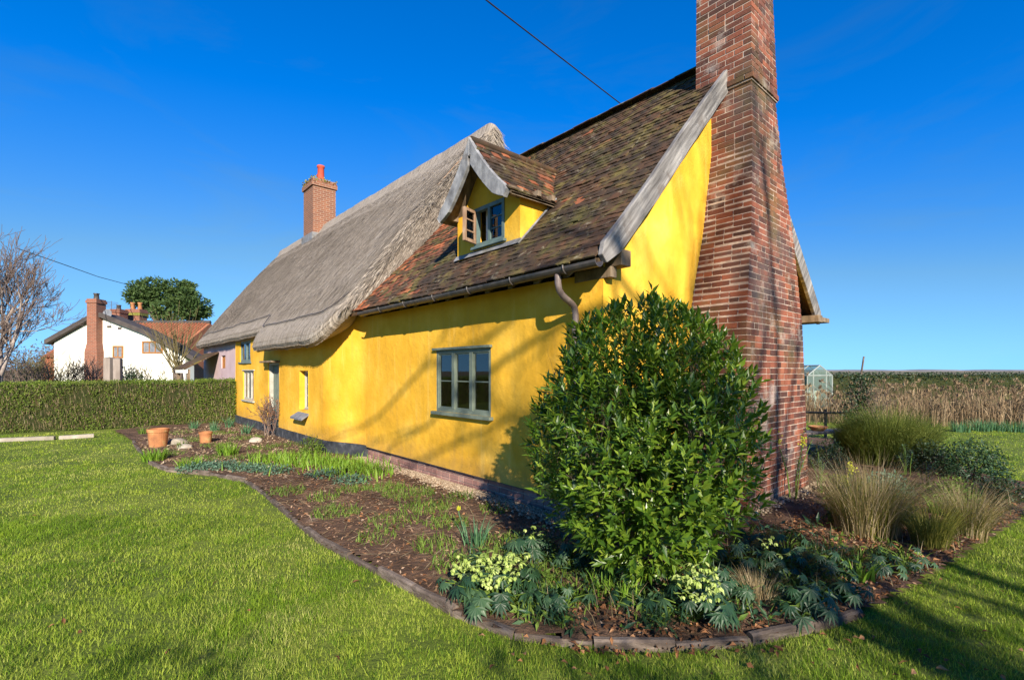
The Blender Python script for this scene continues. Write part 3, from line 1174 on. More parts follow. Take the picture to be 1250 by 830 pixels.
for z in (2.08, 1.2, .4):
    m_ = MB()
    m_.lathe([(.034, z - .03), (.043, z - .03), (.043, z + .03), (.034, z + .03)], (X_G - .305, -1.76, 0), 14)
    m_.build('collar', M['pipe'], pipe)

# ---- verge bargeboards
def board(name, top, width, x0, x1, parent, mat=M['oak'], tip=True):
    top = resample(np.array(top), .12)
    T = unit(np.gradient(top, axis=0))
    Nn = np.stack([T[:, 1], -T[:, 0]], 1)
    if Nn[:, 1].mean() > 0:
        Nn = -Nn
    nb = len(top)
    wv = np.array([width * (1 + .06 * mnoise.noise(Vector((i * .35, 0, 2)))) for i in range(nb)])
    if tip:
        wv[0] *= .45
        wv[1] *= .88
        top[0] += -T[0] * .0
    bot = top + Nn * wv[:, None]
    if tip:
        top[0] += Nn[0] * width * .30
        bot[0] += Nn[0] * width * .30
    V = []
    for p, q in zip(top, bot):
        V += [(x0, p[0], p[1]), (x0, q[0], q[1]), (x1, q[0], q[1]), (x1, p[0], p[1])]
    m_ = MB()
    m_.add(V, gridf(nb, 4, True), .5)
    k = (nb - 1) * 4
    m_.F[4].append(np.array([[3, 2, 1, 0], [k, k + 1, k + 2, k + 3]]))
    return m_.build(name, mat, parent, bevel=.008)


board('bargeboard', [(-2.03, 2.80), (-1.7, 3.125), (-1.2, 3.64), (-.6, 4.30), (0, 4.94), (.62, 5.58)], .225, -.50, -.56, cottage)
board('bargeboard', [(4.33, 2.62), (4.05, 2.90), (3.6, 3.34), (3.2, 3.72), (2.5, 4.35), (1.4, 5.40)], .265, -.50, -.56, cottage)
m_ = MB()
m_.box((-.52, -1.66, 2.70), (-1.1, -1.50, 2.86))
m_.build('purlin_end', M['oak_dark'], cottage, bevel=.006)
m_ = MB()
m_.box((-.62, -1.70, 2.59), (-1.1, -1.60, 2.70))
m_.build('wall_plate_end', M['oak_dark'], cottage, bevel=.006)
m_ = MB()
m_.box((-.42, 3.85, 2.50), (-1.1, 4.05, 2.62))
m_.box((-.44, 4.05, 2.52), (-.9, 4.5, 2.60))
m_.build('rear_eave_beam', M['oak_dark'], cottage, bevel=.006)


# ---- windows
def window(x0, x1, z0, z1, y, lights, rows_, frame, mull, parent=cottage, sill=True, lintel=True, curtain=True, fw=.05, name='window', mid=None):
    m_ = MB()
    yb = y + .06
    m_.box((x0, y, z0), (x0 + fw, yb, z1))
    m_.box((x1 - fw, y, z0), (x1, yb, z1))
    m_.box((x0 + fw, y, z1 - fw), (x1 - fw, yb, z1))
    m_.box((x0 + fw, y, z0), (x1 - fw, yb, z0 + fw))
    w = m_.build(name, M[frame], parent)
    iw = x1 - x0 - 2 * fw
    lw = (iw - (lights - 1) * mull) / lights
    for i in range(lights):
        a = x0 + fw + i * (lw + mull)
        if i < lights - 1:
            MB().box((a + lw, y - .004, z0 + fw), (a + lw + mull, yb - .01, z1 - fw)).build('mullion', M[frame], w)
        # casement stiles
        c = .022
        m_ = MB()
        m_.box((a, y + .018, z0 + fw), (a + c, y + .045, z1 - fw))
        m_.box((a + lw - c, y + .018, z0 + fw), (a + lw, y + .045, z1 - fw))
        m_.box((a + c, y + .018, z0 + fw), (a + lw - c, y + .045, z0 + fw + c))
        m_.box((a + c, y + .018, z1 - fw - c), (a + lw - c, y + .045, z1 - fw))
        m_.build('casement', M[frame], w)
        h0, h1 = z0 + fw + c, z1 - fw - c
        ph = (h1 - h0) / rows_
        for r_ in range(rows_):
            if r_:
                MB().box((a + c, y + .022, h0 + r_ * ph - .008), (a + lw - c, y + .042, h0 + r_ * ph + .008)).build('glazing_bar', M[frame], w)
            MB().box((a + c, y + .030, h0 + r_ * ph + (.008 if r_ else 0)), (a + lw - c, y + .034, h0 + (r_ + 1) * ph - (.008 if r_ < rows_ - 1 else 0))).build('pane', M['glass'], w)
    if sill:
        MB().box((x0 - .05, y - .075, z0 - .045), (x1 + .05, y + .06, z0 - .001)).build('sill', M[frame], w, bevel=.005)
    if lintel:
        MB().box((x0 - .055, y - .05, z1 + .001), (x1 + .03, y + .06, z1 + .035)).build('drip_mould', M[frame], w, bevel=.004)
    return w


def drape(x0, x1, z0, z1, y, parent, mat='curtain'):
    n = 24
    V = []
    for i in range(n):
        x = x0 + (x1 - x0) * i / (n - 1)
        yy = y + .022 * math.sin(i * 1.9)
        V += [(x, yy, z0), (x, yy, z1)]
    m_ = MB()
    m_.add(V, gridf(n, 2))
    return m_.build('curtain', M[mat], parent, smooth=True)


w1 = window(*WIN, Y_F + .005, 3, 2, 'sage', .07)
drape(WIN[0] + .03, WIN[0] + .26, WIN[2] + .04, WIN[3] - .03, Y_F + .2, w1)
for xx in (WIN[0] + .47, WIN[0] + .88):
    MB().box((xx, Y_F + .1, WIN[2] + .05), (xx + .05, Y_F + .16, WIN[3] - .05)).build('inner_post', M['bare_wood'], w1)

# thatched part, front wall with windows and door
DW = (-8.93 + .0, -8.35, .80, 1.66)
LW = (-14.05, -12.8, .80, 1.66)
UW = (-14.45, -13.1, 1.92, 2.55)
DR = (-11.35, -10.42, .08, 1.86)
X_L = -15.03
wall_front('front_wall', M['yellow'], X_L, -7.5, .25, 2.75, Y_T, [DW, LW, UW, DR], depth=.2, wob=.03, step=.25, fade=.8)
# angled return between the two fronts
m_ = MB()
V = []
for k in range(13):
    z = .25 + (2.75 - .25) * k / 12
    for q in range(13):
        f = q / 12
        g_ = f * f * (3 - 2 * f)
        x = -7.501 + (X_J + 7.503) * f
        y = Y_T + (Y_F + .004 - Y_T) * g_
        V.append((x, y + (.012 * mnoise.noise(Vector((x * 2, 0, z * 1.5))) if 0 < q < 12 else 0), z))
m_.add(V, gridf(13, 13), .5)
m_.build('wall_return', M['yellow'], cottage, smooth=True)
m_ = MB()
m_.add([(x, y + dy, z) for z in (-.05, .27) for (x, y, dy) in ((X_L, Y_T, -.03), (-11.4, Y_T, -.03), (-8, Y_T, -.03), (-7.4, Y_T, -.035), (-6.87, (Y_T + Y_F) / 2, -.045), (X_J + .012, Y_F, -.03), (X_J + .012, Y_F, .2))], gridf(2, 7))
m_.quad((X_L, Y_T - .03, .27), (-7.4, Y_T - .035, .27), (-7.4, Y_T + .1, .27), (X_L, Y_T + .1, .27))
m_.add([(-7.4, Y_T - .035, .27), (-6.87, (Y_T + Y_F) / 2 - .045, .27), (X_J + .012, Y_F - .03, .27), (X_J + .012, Y_F + .1, .27), (-7.4, Y_T + .1, .27)], [[0, 1, 2, 3, 4]])
m_.build('tarred_plinth', M['tar'], cottage)
m_ = MB()
m_.box((X_L, 3.9, 0), (-6.4, 4.1, 2.75))
m_.build('rear_wall', M['yellow'], cottage)
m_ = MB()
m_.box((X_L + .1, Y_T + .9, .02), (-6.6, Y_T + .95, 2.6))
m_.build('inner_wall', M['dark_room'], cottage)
w2 = window(DW[0], DW[1], DW[2], DW[3], Y_T + .12, 1, 3, 'grey_paint', .05, sill=False, lintel=False, fw=.035)
drape(DW[0], DW[1], DW[2], DW[3], Y_T + .24, w2)
m_ = MB()
m_.add([(DW[0] - .12, Y_T - .16, .60), (DW[1] + .06, Y_T - .16, .60), (DW[1] + .04, Y_T + .15, .80), (DW[0] - .06, Y_T + .15, .80),
        (DW[0] - .12, Y_T - .16, .64), (DW[1] + .06, Y_T - .16, .64), (DW[1] + .04, Y_T + .15, .84), (DW[0] - .06, Y_T + .15, .84)], BOXF)
m_.build('slate_sill', M['slate'], w2)
w3 = window(*LW, Y_T + .03, 3, 1, 'grey_paint', .06, fw=.05)
w4 = window(*UW, Y_T + .03, 2, 1, 'teal', .06, fw=.06, lintel=False)
# door with canopy
m_ = MB()
nb_ = 5
m_.box((DR[0] + .06, Y_T + .12, .09), (DR[1] - .06, Y_T + .16, DR[3] - .05))
door = m_.build('door', M['grey_paint'], cottage)
for i in range(nb_):
    a = DR[0] + .065 + i * (DR[1] - DR[0] - .13) / nb_
    MB().box((a + .004, Y_T + .105, .10), (a + (DR[1] - DR[0] - .13) / nb_ - .004, Y_T + .119, DR[3] - .06)).build('board', M['sage'], door)
MB().box((DR[1] - .16, Y_T + .07, .92), (DR[1] - .12, Y_T + .104, 1.0)).build('handle', M['iron'], door)
m_ = MB()
m_.box((DR[0], Y_T + .02, .08), (DR[0] + .06, Y_T + .19, DR[3]))
m_.box((DR[1] - .06, Y_T + .02, .08), (DR[1], Y_T + .19, DR[3]))
m_.box((DR[0] + .06, Y_T + .02, DR[3] - .05), (DR[1] - .06, Y_T + .19, DR[3]))
m_.build('door_frame', M['grey_paint'], cottage)
MB().box((DR[0] - .08, Y_T - .2, DR[3] + .002), (DR[1] + .08, Y_T + .1, DR[3] + .05)).build('door_canopy', M['oak_dark'], cottage, bevel=.008)
# pink end under the same thatch
m_ = MB()
wall_front('pink_wall', M['pink'], -21.0, X_L - .01, .0, 2.9, Y_T + .08, [(-17.6, -16.9, 1.75, 2.2), (-17.6, -16.9, .7, 1.3)], depth=.15)
window(-17.6, -16.9, 1.75, 2.2, Y_T + .12, 2, 1, 'brown_frame', .04, sill=False, lintel=False, fw=.04)
window(-17.6, -16.9, .7, 1.3, Y_T + .12, 2, 1, 'teal', .04, sill=False, lintel=False, fw=.04)
m_ = MB()
m_.box((-21, 3.9, 0), (X_L, 4.1, 2.9))
m_.box((-21.0, Y_T + .1, 0), (-20.9, 3.9, 2.9))
m_.box((-21.0, Y_T + .9, 0), (X_L, Y_T + .95, 2.9))
m_.build('pink_end_wall', M['pink'], cottage)
# porch lean-to at the pink end
m_ = MB()
m_.add([(-20.6, Y_T - .95, 1.72), (-17.9, Y_T - .95, 1.72), (-17.9, Y_T + .05, 2.3), (-20.6, Y_T + .05, 2.3), (-20.6, Y_T - .95, 1.78), (-17.9, Y_T - .95, 1.78), (-17.9, Y_T + .05, 2.36), (-20.6, Y_T + .05, 2.36)], BOXF)
porch = m_.build('porch_roof', M['tile'], cottage)
MB().box((-20.6, Y_T - .93, 1.58), (-17.95, Y_T - .88, 1.715)).build('fascia', M['whitewash'], porch)
for x in (-20.5, -18.1):
    MB().box((x, Y_T - .9, 0), (x + .1, Y_T - .8, 1.71)).build('porch_post', M['oak_dark'], porch)

# ---- thatch
TRZ = 7.03
TX0, TX1 = -6.08, -21.25
TS = 1.31


def eave_bottom(x):
    z = 2.15
    if x > -7.0:
        z += .62 * ((x + 7.0) / .9) ** 2
    f = np.clip((-11.0 - x) / .35, 0, 1)
    z += .42 * f * f * (3 - 2 * f)
    z += .035 * mnoise.noise(Vector((x * .9, 3, 1))) + .02 * mnoise.noise(Vector((x * 3.1, 3, 1)))
    return z


nx, ns = 150, 46
xs = np.concatenate([TX0 - np.array([0, .015, .05, .11, .2]), np.linspace(TX0 - .32, TX1 + .25, nx - 9), TX1 + np.array([.15, .07, .02, 0])])
prof = np.zeros((nx, ns + 20, 3))
inset = np.zeros(nx)
inset[:5] = [.14, .09, .045, .015, 0]
inset[-4:] = [.02, .05, .1, .16]
nrm = np.array([-TS, 1]) / math.hypot(TS, 1)     # outward in (y,z) for the front
for i, x in enumerate(xs):
    zb = eave_bottom(x)
    yo = -2.48 + (zb - 2.15) / TS * .85
    pts = [(Y_T + .25, zb + .30), (yo + .10, zb - .005), (yo + .02, zb + .03), (yo - .015, zb + .11), (yo + .01, zb + .21)]
    z_e = TRZ - TS * (RY - (yo + .05)) + .0
    y_s = yo + .05
    for j in range(ns - 12):
        f = j / (ns - 13)
        y = y_s + (RY - .12 - y_s) * f
        bulge = .10 * math.sin(math.pi * f) + .028 * mnoise.noise(Vector((x * .8, f * 3, 0))) + .012 * mnoise.noise(Vector((x * 4, f * 9, 2)))
        z = TRZ - TS * (RY - y) + bulge
        pts.append((y, max(z, zb + .26)))
    rid = .05 * mnoise.noise(Vector((x * .6, 9, 0))) + .015 * mnoise.noise(Vector((x * 3, 9, 0)))
    pts += [(RY - .05, TRZ + .03 + rid), (RY + .05, TRZ + .03 + rid)]
    for j in range(15):
        f = j / 14
        y = RY + .14 + (4.45 - RY) * f
        pts.append((y, TRZ - TS * (y - RY) + .08 * math.sin(math.pi * f)))
    pts += [(4.55, 2.2), (4.1, 2.5)]
    pts = np.array(pts)
    cen = np.array([RY, 3.6])
    d = pts - cen
    pts = pts - unit(d) * inset[i]
    prof[i, :len(pts), 0] = x + (.30 * np.clip((pts[:, 1] - 3.0) / 4, 0, 1) if i < 30 else 0) * (1 - i / 30)
    prof[i, :len(pts), 1:] = pts
    npt = len(pts)
prof = prof[:, :npt]
m_ = MB()
m_.add(prof.reshape(-1, 3), gridf(nx, npt, False)[:, ::-1], .5)
capn = npt
e0 = np.arange(npt)
m_.F.setdefault(npt, []).append(np.array([e0[::-1], e0 + (nx - 1) * npt])[:, ::-1])
thatch = m_.build('thatched_roof', M['thatch'], cottage, smooth=True)
# straw stems lying down the slope
NS = 46000
ii = np.where(rng.random(NS) < .12, rng.integers(0, 6, NS), rng.integers(4, nx - 2, NS))
jj = rng.integers(4, ns - 10, NS)
u_, v_ = rng.random(NS), rng.random(NS)
A_ = prof[ii, jj] * (1 - v_)[:, None] + prof[ii, jj + 1] * v_[:, None]
B_ = prof[np.clip(ii + 1, 0, nx - 1), jj] * (1 - v_)[:, None] + prof[np.clip(ii + 1, 0, nx - 1), jj + 1] * v_[:, None]
Pp = A_ * (1 - u_)[:, None] + B_ * u_[:, None]
dn = unit(prof[ii, jj] - prof[ii, jj + 1])
lat = np.zeros((NS, 3))
lat[:, 0] = 1
nm = unit(np.cross(dn, lat))
nm[nm[:, 1] > 0] *= -1
dirs = unit(dn + lat * rng.normal(0, .10, NS)[:, None] + nm * rng.normal(.02, .025, NS)[:, None])
ln = np.where(jj < 9, .12, 1.0) * rng.uniform(.15, .60, NS)
dirs = unit(dn * np.where(jj > ns - 14, .25, 1.0)[:, None] + (dirs - dn))
ln = np.where(jj > ns - 14, ln * .35, ln)
V, F, r_ = leaves(Pp + nm * .004, dirs, nm, ln, rng.uniform(.006, .017, NS), .1, 0)
# ragged eave fringe
NE = 9000
ie = rng.integers(3, nx - 3, NE)
f_ = rng.random(NE)
je = rng.integers(1, 5, NE)
Pe = prof[ie, je] * (1 - f_)[:, None] + prof[ie + 1, je] * f_[:, None]
de = unit(np.stack([rng.normal(0, .25, NE), rng.normal(-.35, .25, NE), rng.normal(-.75, .25, NE)], 1))
V2, F2, r2 = leaves(Pe, de, np.tile([0, -1.0, .3], (NE, 1)), rng.uniform(.015, .045, NE), rng.uniform(.006, .012, NE))
# right verge end fibres
NE3 = 9000
j3 = rng.integers(3, npt - 4, NE3)
i3 = rng.integers(0, 4, NE3)
f3 = rng.random(NE3)
P3 = prof[i3, j3] * (1 - f3)[:, None] + prof[i3, j3 + 1] * f3[:, None]
d3 = unit(np.stack([rng.normal(.12, .15, NE3), rng.normal(-.6, .12, NE3) * np.where(j3 < ns - 8, 1, -1), rng.normal(-.8, .12, NE3)], 1))
V3, F3, r3 = leaves(P3, d3, np.tile([.6, -.6, .5], (NE3, 1)), rng.uniform(.08, .3, NE3), rng.uniform(.006, .016, NE3))
NC = 12000
j4 = rng.integers(2, npt - 4, NC)
f4 = rng.random(NC)
sc_ = rng.uniform(.72, 1.0, NC)
P4 = prof[0, j4] * (1 - f4)[:, None] + prof[0, j4 + 1] * f4[:, None]
cen3 = np.array([0, RY, 3.6])
P4[:, 1:] = cen3[1:] + (P4[:, 1:] - cen3[1:]) * sc_[:, None]
P4[:, 0] += .004
sg = np.where(P4[:, 1] < RY, 1, -1)
d4 = unit(np.stack([rng.normal(.10, .06, NC), -(.55 + rng.normal(0, .12, NC)) * sg, rng.normal(-.8, .12, NC)], 1))
V4, F4, r4 = leaves(P4, d4, np.tile([1.0, 0, .1], (NC, 1)) + rng.normal(0, .3, (NC, 3)), rng.uniform(.08, .28, NC), rng.uniform(.007, .018, NC))
sv, sf, sr = join_leaf([(V, F, r_), (V2, F2, r2), (V3, F3, r3), (V4, F4, r4)])
link('straw', mesh_np('straw', sv, sf, sr), M['straw'], thatch, kind='stuff')
# netting edge: twisted wire following the eave, another down the verge corner of the ridge
m_ = MB()
m_.tube([prof[i, 7] + np.array([0, -.025, .02]) for i in range(4, nx - 3, 1)], .011, 5)
m_.build('netting_edge', M['iron'], thatch, smooth=True)
m_ = MB()
m_.tube([prof[3, ns - 14 - k] + np.array([.02, -.012, .012]) for k in range(0, 8)], .012, 5)
m_.build('netting_seam', M['bare_wood'], thatch, smooth=True)
# lead / mortar fillet where tiles meet the thatch
m_ = MB()
P = [(-6.16 + .05 * math.sin(k * .7), y, roof_z(y) + .055) for k, y in enumerate(np.linspace(-1.98, RY, 26))]
m_.tube(P, .03, 6)
m_.build('mortar_fillet', M['lead'], cottage, smooth=True)

# ---- thatch chimney
cx0, cx1, cy0, cy1 = -16.75, -15.75, RY - .42, RY + .42
m_ = MB()
m_.box((cx0, cy0, 6.2), (cx1, cy1, 8.45))
ch2 = m_.build('ridge_chimney', M['far_brick'], cottage)
m_ = MB()
m_.box((cx0 - .05, cy0 - .05, 8.45), (cx1 + .05, cy1 + .05, 8.62))
m_.box((cx0 - .02, cy0 - .02, 8.62), (cx1 + .02, cy1 + .02, 8.72))
m_.build('corbel', M['far_brick'], ch2)
Pm = rng.uniform([cx0 - .07, cy0 - .07, 8.60], [cx1 + .07, cy1 + .07, 8.76], (900, 3))
V, F, r_ = leaves(Pm, rng.normal(0, 1, (900, 3)), rng.normal(0, 1, (900, 3)), .07, .06)
link('moss', mesh_np('moss', V, [F], r_), M['moss'], ch2, kind='stuff')
for (x, y, h) in ((-15.98, RY - .05, .58), (-16.45, RY + .1, .42)):
    m_ = MB()
    m_.lathe([(.14, 8.7), (.13, 8.75), (.115, 8.72 + h - .08), (.14, 8.72 + h - .06), (.14, 8.72 + h), (.10, 8.72 + h), (.10, 8.75)], (x, y, 0), 18)
    m_.build('chimney_pot', M['pot_red'], ch2, smooth=True)
m_ = MB()
m_.box((cx0 - .06, cy0 - .06, 6.35), (cx1 + .06, cy1 + .06, 6.72))
m_.build('flashing', M['lead'], ch2)

# ---- dormer
dxm = (DX0 + DX1) / 2
YD = -1.458
DZ0, DZE, DZR = 3.27, 3.90, 4.76
dh = .69
DWN = (dxm - .26, dxm + .39, 3.40, 3.95)
m_ = MB()
dormer = wall_front('dormer', M['yellow'], dxm - dh, dxm + dh, DZ0, DZE + .02, YD, [DWN], depth=.12, step=.2, wob=.006)
m_ = MB()
za = DZE + .02
m_.add([(dxm - dh + .14, YD, za), (dxm + dh - .14, YD, za), (dxm + .26, YD + .002, DZR - .42), (dxm, YD + .002, DZR - .14), (dxm - .26, YD + .002, DZR - .42)], [[0, 1, 2, 3, 4]], .5)
m_.build('gable_triangle', M['yellow'], dormer)
for s_ in (-1, 1):
    x = dxm + s_ * dh
    m_ = MB()
    m_.box((x - s_ * .10, YD + .001, DZ0 + .0), (x + s_ * .002, -.55, DZE + .0))
    m_.build('cheek', M['yellow'], dormer)


def dorm_prof(k):       # ogee half-profile: k in 0..1 from ridge to eave
    dx = k * .80
    z = DZR - .98 * k + .0
    z = DZR - (1.18 * k - .30 * k * k)
    return dx, z


# roof boards + tiles on both slopes
for s_ in (-1, 1):
    m_ = MB()
    V = []
    for k in np.linspace(0, 1, 11):
        dx, z = dorm_prof(k)
        yv = min((z - .05 - EZ) / SL + EY + .06, RY)
        for (y, dz) in ((-1.70, -.05), (-1.70, -.012), (yv, -.012), (yv, -.05)):
            V.append((dxm + s_ * dx, y, z + dz))
    m_.add(V, gridf(11, 4, True), .5)
    m_.build('dormer_roof', M['oak_dark'], dormer)
    C2, mt = [], []
    nrow = 12
    for r_ in range(nrow):
        k = 1.0 - r_ / nrow * 1.0
        dx, z = dorm_prof(k)
        dx2, z2 = dorm_prof(k - 1 / nrow)
        pitch = math.atan2(z2 - z, dx - dx2)
        yv = (z - EZ) / SL + EY
        y = -1.74 + (.07 if r_ % 2 else 0)
        while y < yv + .05:
            c, s2 = math.cos(pitch - .10), math.sin(pitch - .10)
            up = np.array([-s_ * c, 0, s2])
            side = np.array([0, 1.0, 0]) if s_ > 0 else np.array([0, -1.0, 0])
            nrm_ = np.cross(side, up)
            j = rng.normal(0, .02, 3)
            m4 = np.eye(4)
            up = unit(up + j * .8)
            m4[:3, 0] = side * .145
            m4[:3, 1] = up * .16
            m4[:3, 2] = nrm_ * .014
            m4[:3, 3] = np.array([dxm + s_ * dx, y + .075, z]) + up * .08 + nrm_ * (.012 + random.uniform(-.003, .004))
            mt.append(m4)
            C2.append(m4[:3, 3])
            y += .15
    if s_ > 0:
        lay_tiles(np.array(C2), np.array(mt), dormer, 150, ['tile' if random.random() < .8 else 'tile_edge' for _ in C2])
    else:
        lay_tiles(np.array(C2), np.array(mt), dormer, 0, ['tile' for _ in C2])
    # bargeboard
    tp = [(dorm_prof(k)[0], dorm_prof(k)[1] + .03) for k in np.linspace(1.0, 0, 10)]
    tp = np.array(tp)
    T = unit(np.gradient(tp, axis=0))
    Nn = np.stack([T[:, 1], -T[:, 0]], 1)
    Nn[Nn[:, 1] > 0] *= -1
    wv = np.full(len(tp), .195)
    wv[0] = .10
    wv[1] = .165
    bt = tp + Nn * wv[:, None]
    tp[0] += Nn[0] * .04
    bt[0] += Nn[0] * .03
    bt[-1] = (0, tp[-1][1] - .245)
    bt[-2][0] = max(bt[-2][0], .03)
    V = []
    for p, q in zip(tp, bt):
        V += [(dxm + s_ * p[0], -1.76, p[1]), (dxm + s_ * q[0], -1.76, q[1]), (dxm + s_ * q[0], -1.705, q[1]), (dxm + s_ * p[0], -1.705, p[1])]
    m_ = MB()
    F = gridf(len(tp), 4, True)
    m_.add(V, F if s_ < 0 else F[:, ::-1], .5)
    k = (len(tp) - 1) * 4
    m_.F[4].append(np.array([[0, 1, 2, 3], [k + 3, k + 2, k + 1, k]]) if s_ < 0 else np.array([[3, 2, 1, 0], [k, k + 1, k + 2, k + 3]]))
    m_.build('bargeboard', M['oak_dormer'], dormer, bevel=.006)
    # eaves beam and soffit rafters
    MB().box((dxm + s_ * (dh - .03), -1.70, DZE - .04), (dxm + s_ * (dh + .07), YD - .002, DZE + .06)).build('purlin_end', M['oak_dark'], dormer, bevel=.006)
    for y in (-1.28, -1.02):
        MB().box((dxm + s_ * (dh + .004), y, DZE - .0), (dxm + s_ * (dh + .14), y + .07, DZE + .07)).build('rafter_foot', M['oak_dark'], dormer)
# dormer ridge
m_ = MB()
m_.tube([(dxm, y, DZR + .01) for y in np.linspace(-1.72, -.02, 8)], .05, 8)
m_.build('dormer_ridge', M['tile'], dormer, smooth=True)
# lead apron
m_ = MB()
zq = roof_z(YD - .10)
m_.add([(dxm - dh - .03, YD - .06, roof_z(YD - .06) + .06), (dxm + dh + .03, YD - .06, roof_z(YD - .06) + .06), (dxm + dh + .03, YD - .004, roof_z(YD) + .075), (dxm - dh - .03, YD - .004, roof_z(YD) + .075)], [[0, 1, 2, 3]])
for s_ in (1,):
    P = [(dxm + s_ * (dh + .03), y, roof_z(y) + .05) for y in np.linspace(YD - .06, -.82, 8)]
    m_.tube(P, .014, 6)
m_.build('apron_flashing', M['lead'], dormer)
# dormer window: fixed frame, fixed right light, left casement swung open
x0, x1, z0, z1 = DWN
fw = .05
m_ = MB()
yw = YD - .012
m_.box((x0, yw, z0), (x0 + fw, yw + .07, z1))
m_.box((x1 - fw, yw, z0), (x1, yw + .07, z1))
m_.box((x0 + fw, yw, z1 - fw), (x1 - fw, yw + .07, z1))
m_.box((x0 + fw, yw, z0), (x1 - fw, yw + .07, z0 + fw))
m_.box((x0 + .30, yw + .003, z0 + fw), (x0 + .345, yw + .06, z1 - fw))
m_.box((x0 - .03, yw - .05, z0 - .035), (x1 + .04, yw + .05, z0 - .001))
m_.build('window_frame', M['teal'], dormer)
gx0, gx1 = x0 + .345, x1 - fw
m_ = MB()
for k in (1, 2):
    zz = z0 + fw + (z1 - z0 - 2 * fw) * k / 3
    m_.box((gx0, yw + .02, zz - .008), (gx1, yw + .045, zz + .008))
m_.build('glazing_bar', M['teal'], dormer)
MB().box((gx0, yw + .03, z0 + fw), (gx1, yw + .034, z1 - fw)).build('pane', M['glass'], dormer)
drape(x0 + .05, x0 + .24, z0 + .03, z1, YD + .16, dormer)
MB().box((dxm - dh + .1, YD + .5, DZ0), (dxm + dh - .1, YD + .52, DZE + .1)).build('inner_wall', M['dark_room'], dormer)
# open casement, hinged at the left jamb
ca = R(72)
hx, hy = x0 + .03, yw - .01
cd = np.array([math.cos(ca), -math.sin(ca), 0])
cs = np.array([math.sin(ca), math.cos(ca), 0])


def cbox(mb_, u0, u1, w0, w1, za, zb):
    V = []
    for z in (za, zb):
        for (u, w) in ((u0, w0), (u1, w0), (u1, w1), (u0, w1)):
            V.append(np.array([hx, hy, z]) + cd * u + cs * w)
    mb_.add(V, BOXF)


m_ = MB()
cw, zc0, zc1 = .27, z0 + .045, z1 - .045
cbox(m_, 0, .04, -.02, .02, zc0, zc1)
cbox(m_, cw - .04, cw, -.02, .02, zc0, zc1)
cbox(m_, .04, cw - .04, -.02, .02, zc0, zc0 + .045)
cbox(m_, .04, cw - .04, -.02, .02, zc1 - .04, zc1)
for k in (1, 2):
    zz = zc0 + (zc1 - zc0) * k / 3
    cbox(m_, .04, cw - .04, -.012, .012, zz - .009, zz + .009)
m_.build('open_casement', M['bare_wood'], dormer)
m_ = MB()
cbox(m_, .04, cw - .04, -.003, .003, zc0 + .045, zc1 - .04)
m_.build('pane', M['glass'], dormer)

# ------------------------------------------------------------------ plants: builders
def grow(out, p, d, L, r, lev, maxlev, spread, up, nchild, shrink=.68, wander=.12, fork=.35):
    k = 5 if lev < 2 else 4
    pts = [np.asarray(p, float)]
    for i in range(k):
        d = unit(d + rng.normal(0, wander, 3) + np.array([0, 0, up]))
        pts.append(pts[-1] + d * L / k)
    r1 = r * (.55 if lev < maxlev else .3)
    out.append((np.array(pts), np.linspace(r, r1, k + 1), lev))
    if lev < maxlev:
        for c in range(nchild[min(lev, len(nchild) - 1)]):
            f = fork + (1 - fork) * (c + rng.random()) / nchild[min(lev, len(nchild) - 1)]
            f = min(f, .99) * k
            q = int(f)
            pos = pts[q] + (pts[min(q + 1, k)] - pts[q]) * (f - q)
            nd = unit(d + rng.normal(0, spread, 3))
            grow(out, pos, nd, L * shrink * rng.uniform(.75, 1.2), max(.002, (r + (r1 - r) * f / k) * rng.uniform(.5, .72)), lev + 1, maxlev, spread, up, nchild, shrink, wander, fork)


def tubes_mesh(name, segs, sides, minr=0.0):
    mb_ = MB()
    for pts, rad, lev in segs:
        V, F = tube(pts, np.maximum(rad, minr), sides(lev))
        mb_.add(V, F)
    return mb_.mesh(name, True)


def bare_tree(name, base, h, r, label, cat, lean=(0, 0, 1), maxlev=5, spread=.42, up=.06, nchild=(5, 4, 4, 3, 3), mats=('bark', 'bark'), split=2, shrink=.66, fork=.35, minr=.004, group=None, wander=.12):
    t = empty(name, tuple(base), label, cat, group=group)
    segs = []
    grow(segs, (0, 0, -.1), np.array(lean, float), h, r, 0, maxlev, spread, up, nchild, shrink, wander, fork)
    lo = [s for s in segs if s[2] < split]
    hi = [s for s in segs if s[2] >= split]
    link('trunk', tubes_mesh('trunk', lo, lambda l: 8 if l == 0 else 6), M[mats[0]], t)
    if hi:
        link('crown', tubes_mesh('crown', hi, lambda l: 4 if l < 4 else 3, minr), M[mats[1]], t)
    return t, segs


def part_mesh(name, parts, mat, parent, kind=None, smooth=False, **kw):
    V, F, r = join_leaf(parts)
    return link(name, mesh_np(name, V, F, r, smooth), M[mat], parent, kind=kind, **kw)


def blade_clump(name, base, n, h, spread, width, lean, mat, label, cat, group=None, rad=.05, tip=None, seg=4, curve=1.8):
    t = empty(name, tuple(base), label, cat, group=group)
    a = rng.uniform(0, 2 * math.pi, n)
    rr = rad * np.sqrt(rng.random(n))
    P = np.stack([np.cos(a) * rr, np.sin(a) * rr, np.full(n, -.01)], 1)
    A = a + rng.normal(0, .5, n)
    part_mesh('leaf_blades', [blades(P, A, h * rng.uniform(.6, 1.05, n), np.clip(rng.normal(lean, .2, n), .03, .95), width, seg, curve=curve)], mat, t, 'stuff')
    if tip:
        k = n
        part_mesh('dry_blades', [blades(P[:k] * 1.1, A[:k], h * rng.uniform(.85, 1.25, k), np.clip(rng.normal(lean * 1.1, .2, k), .03, .95), width * .7, seg, curve=curve)], tip, t, 'stuff')
    return t


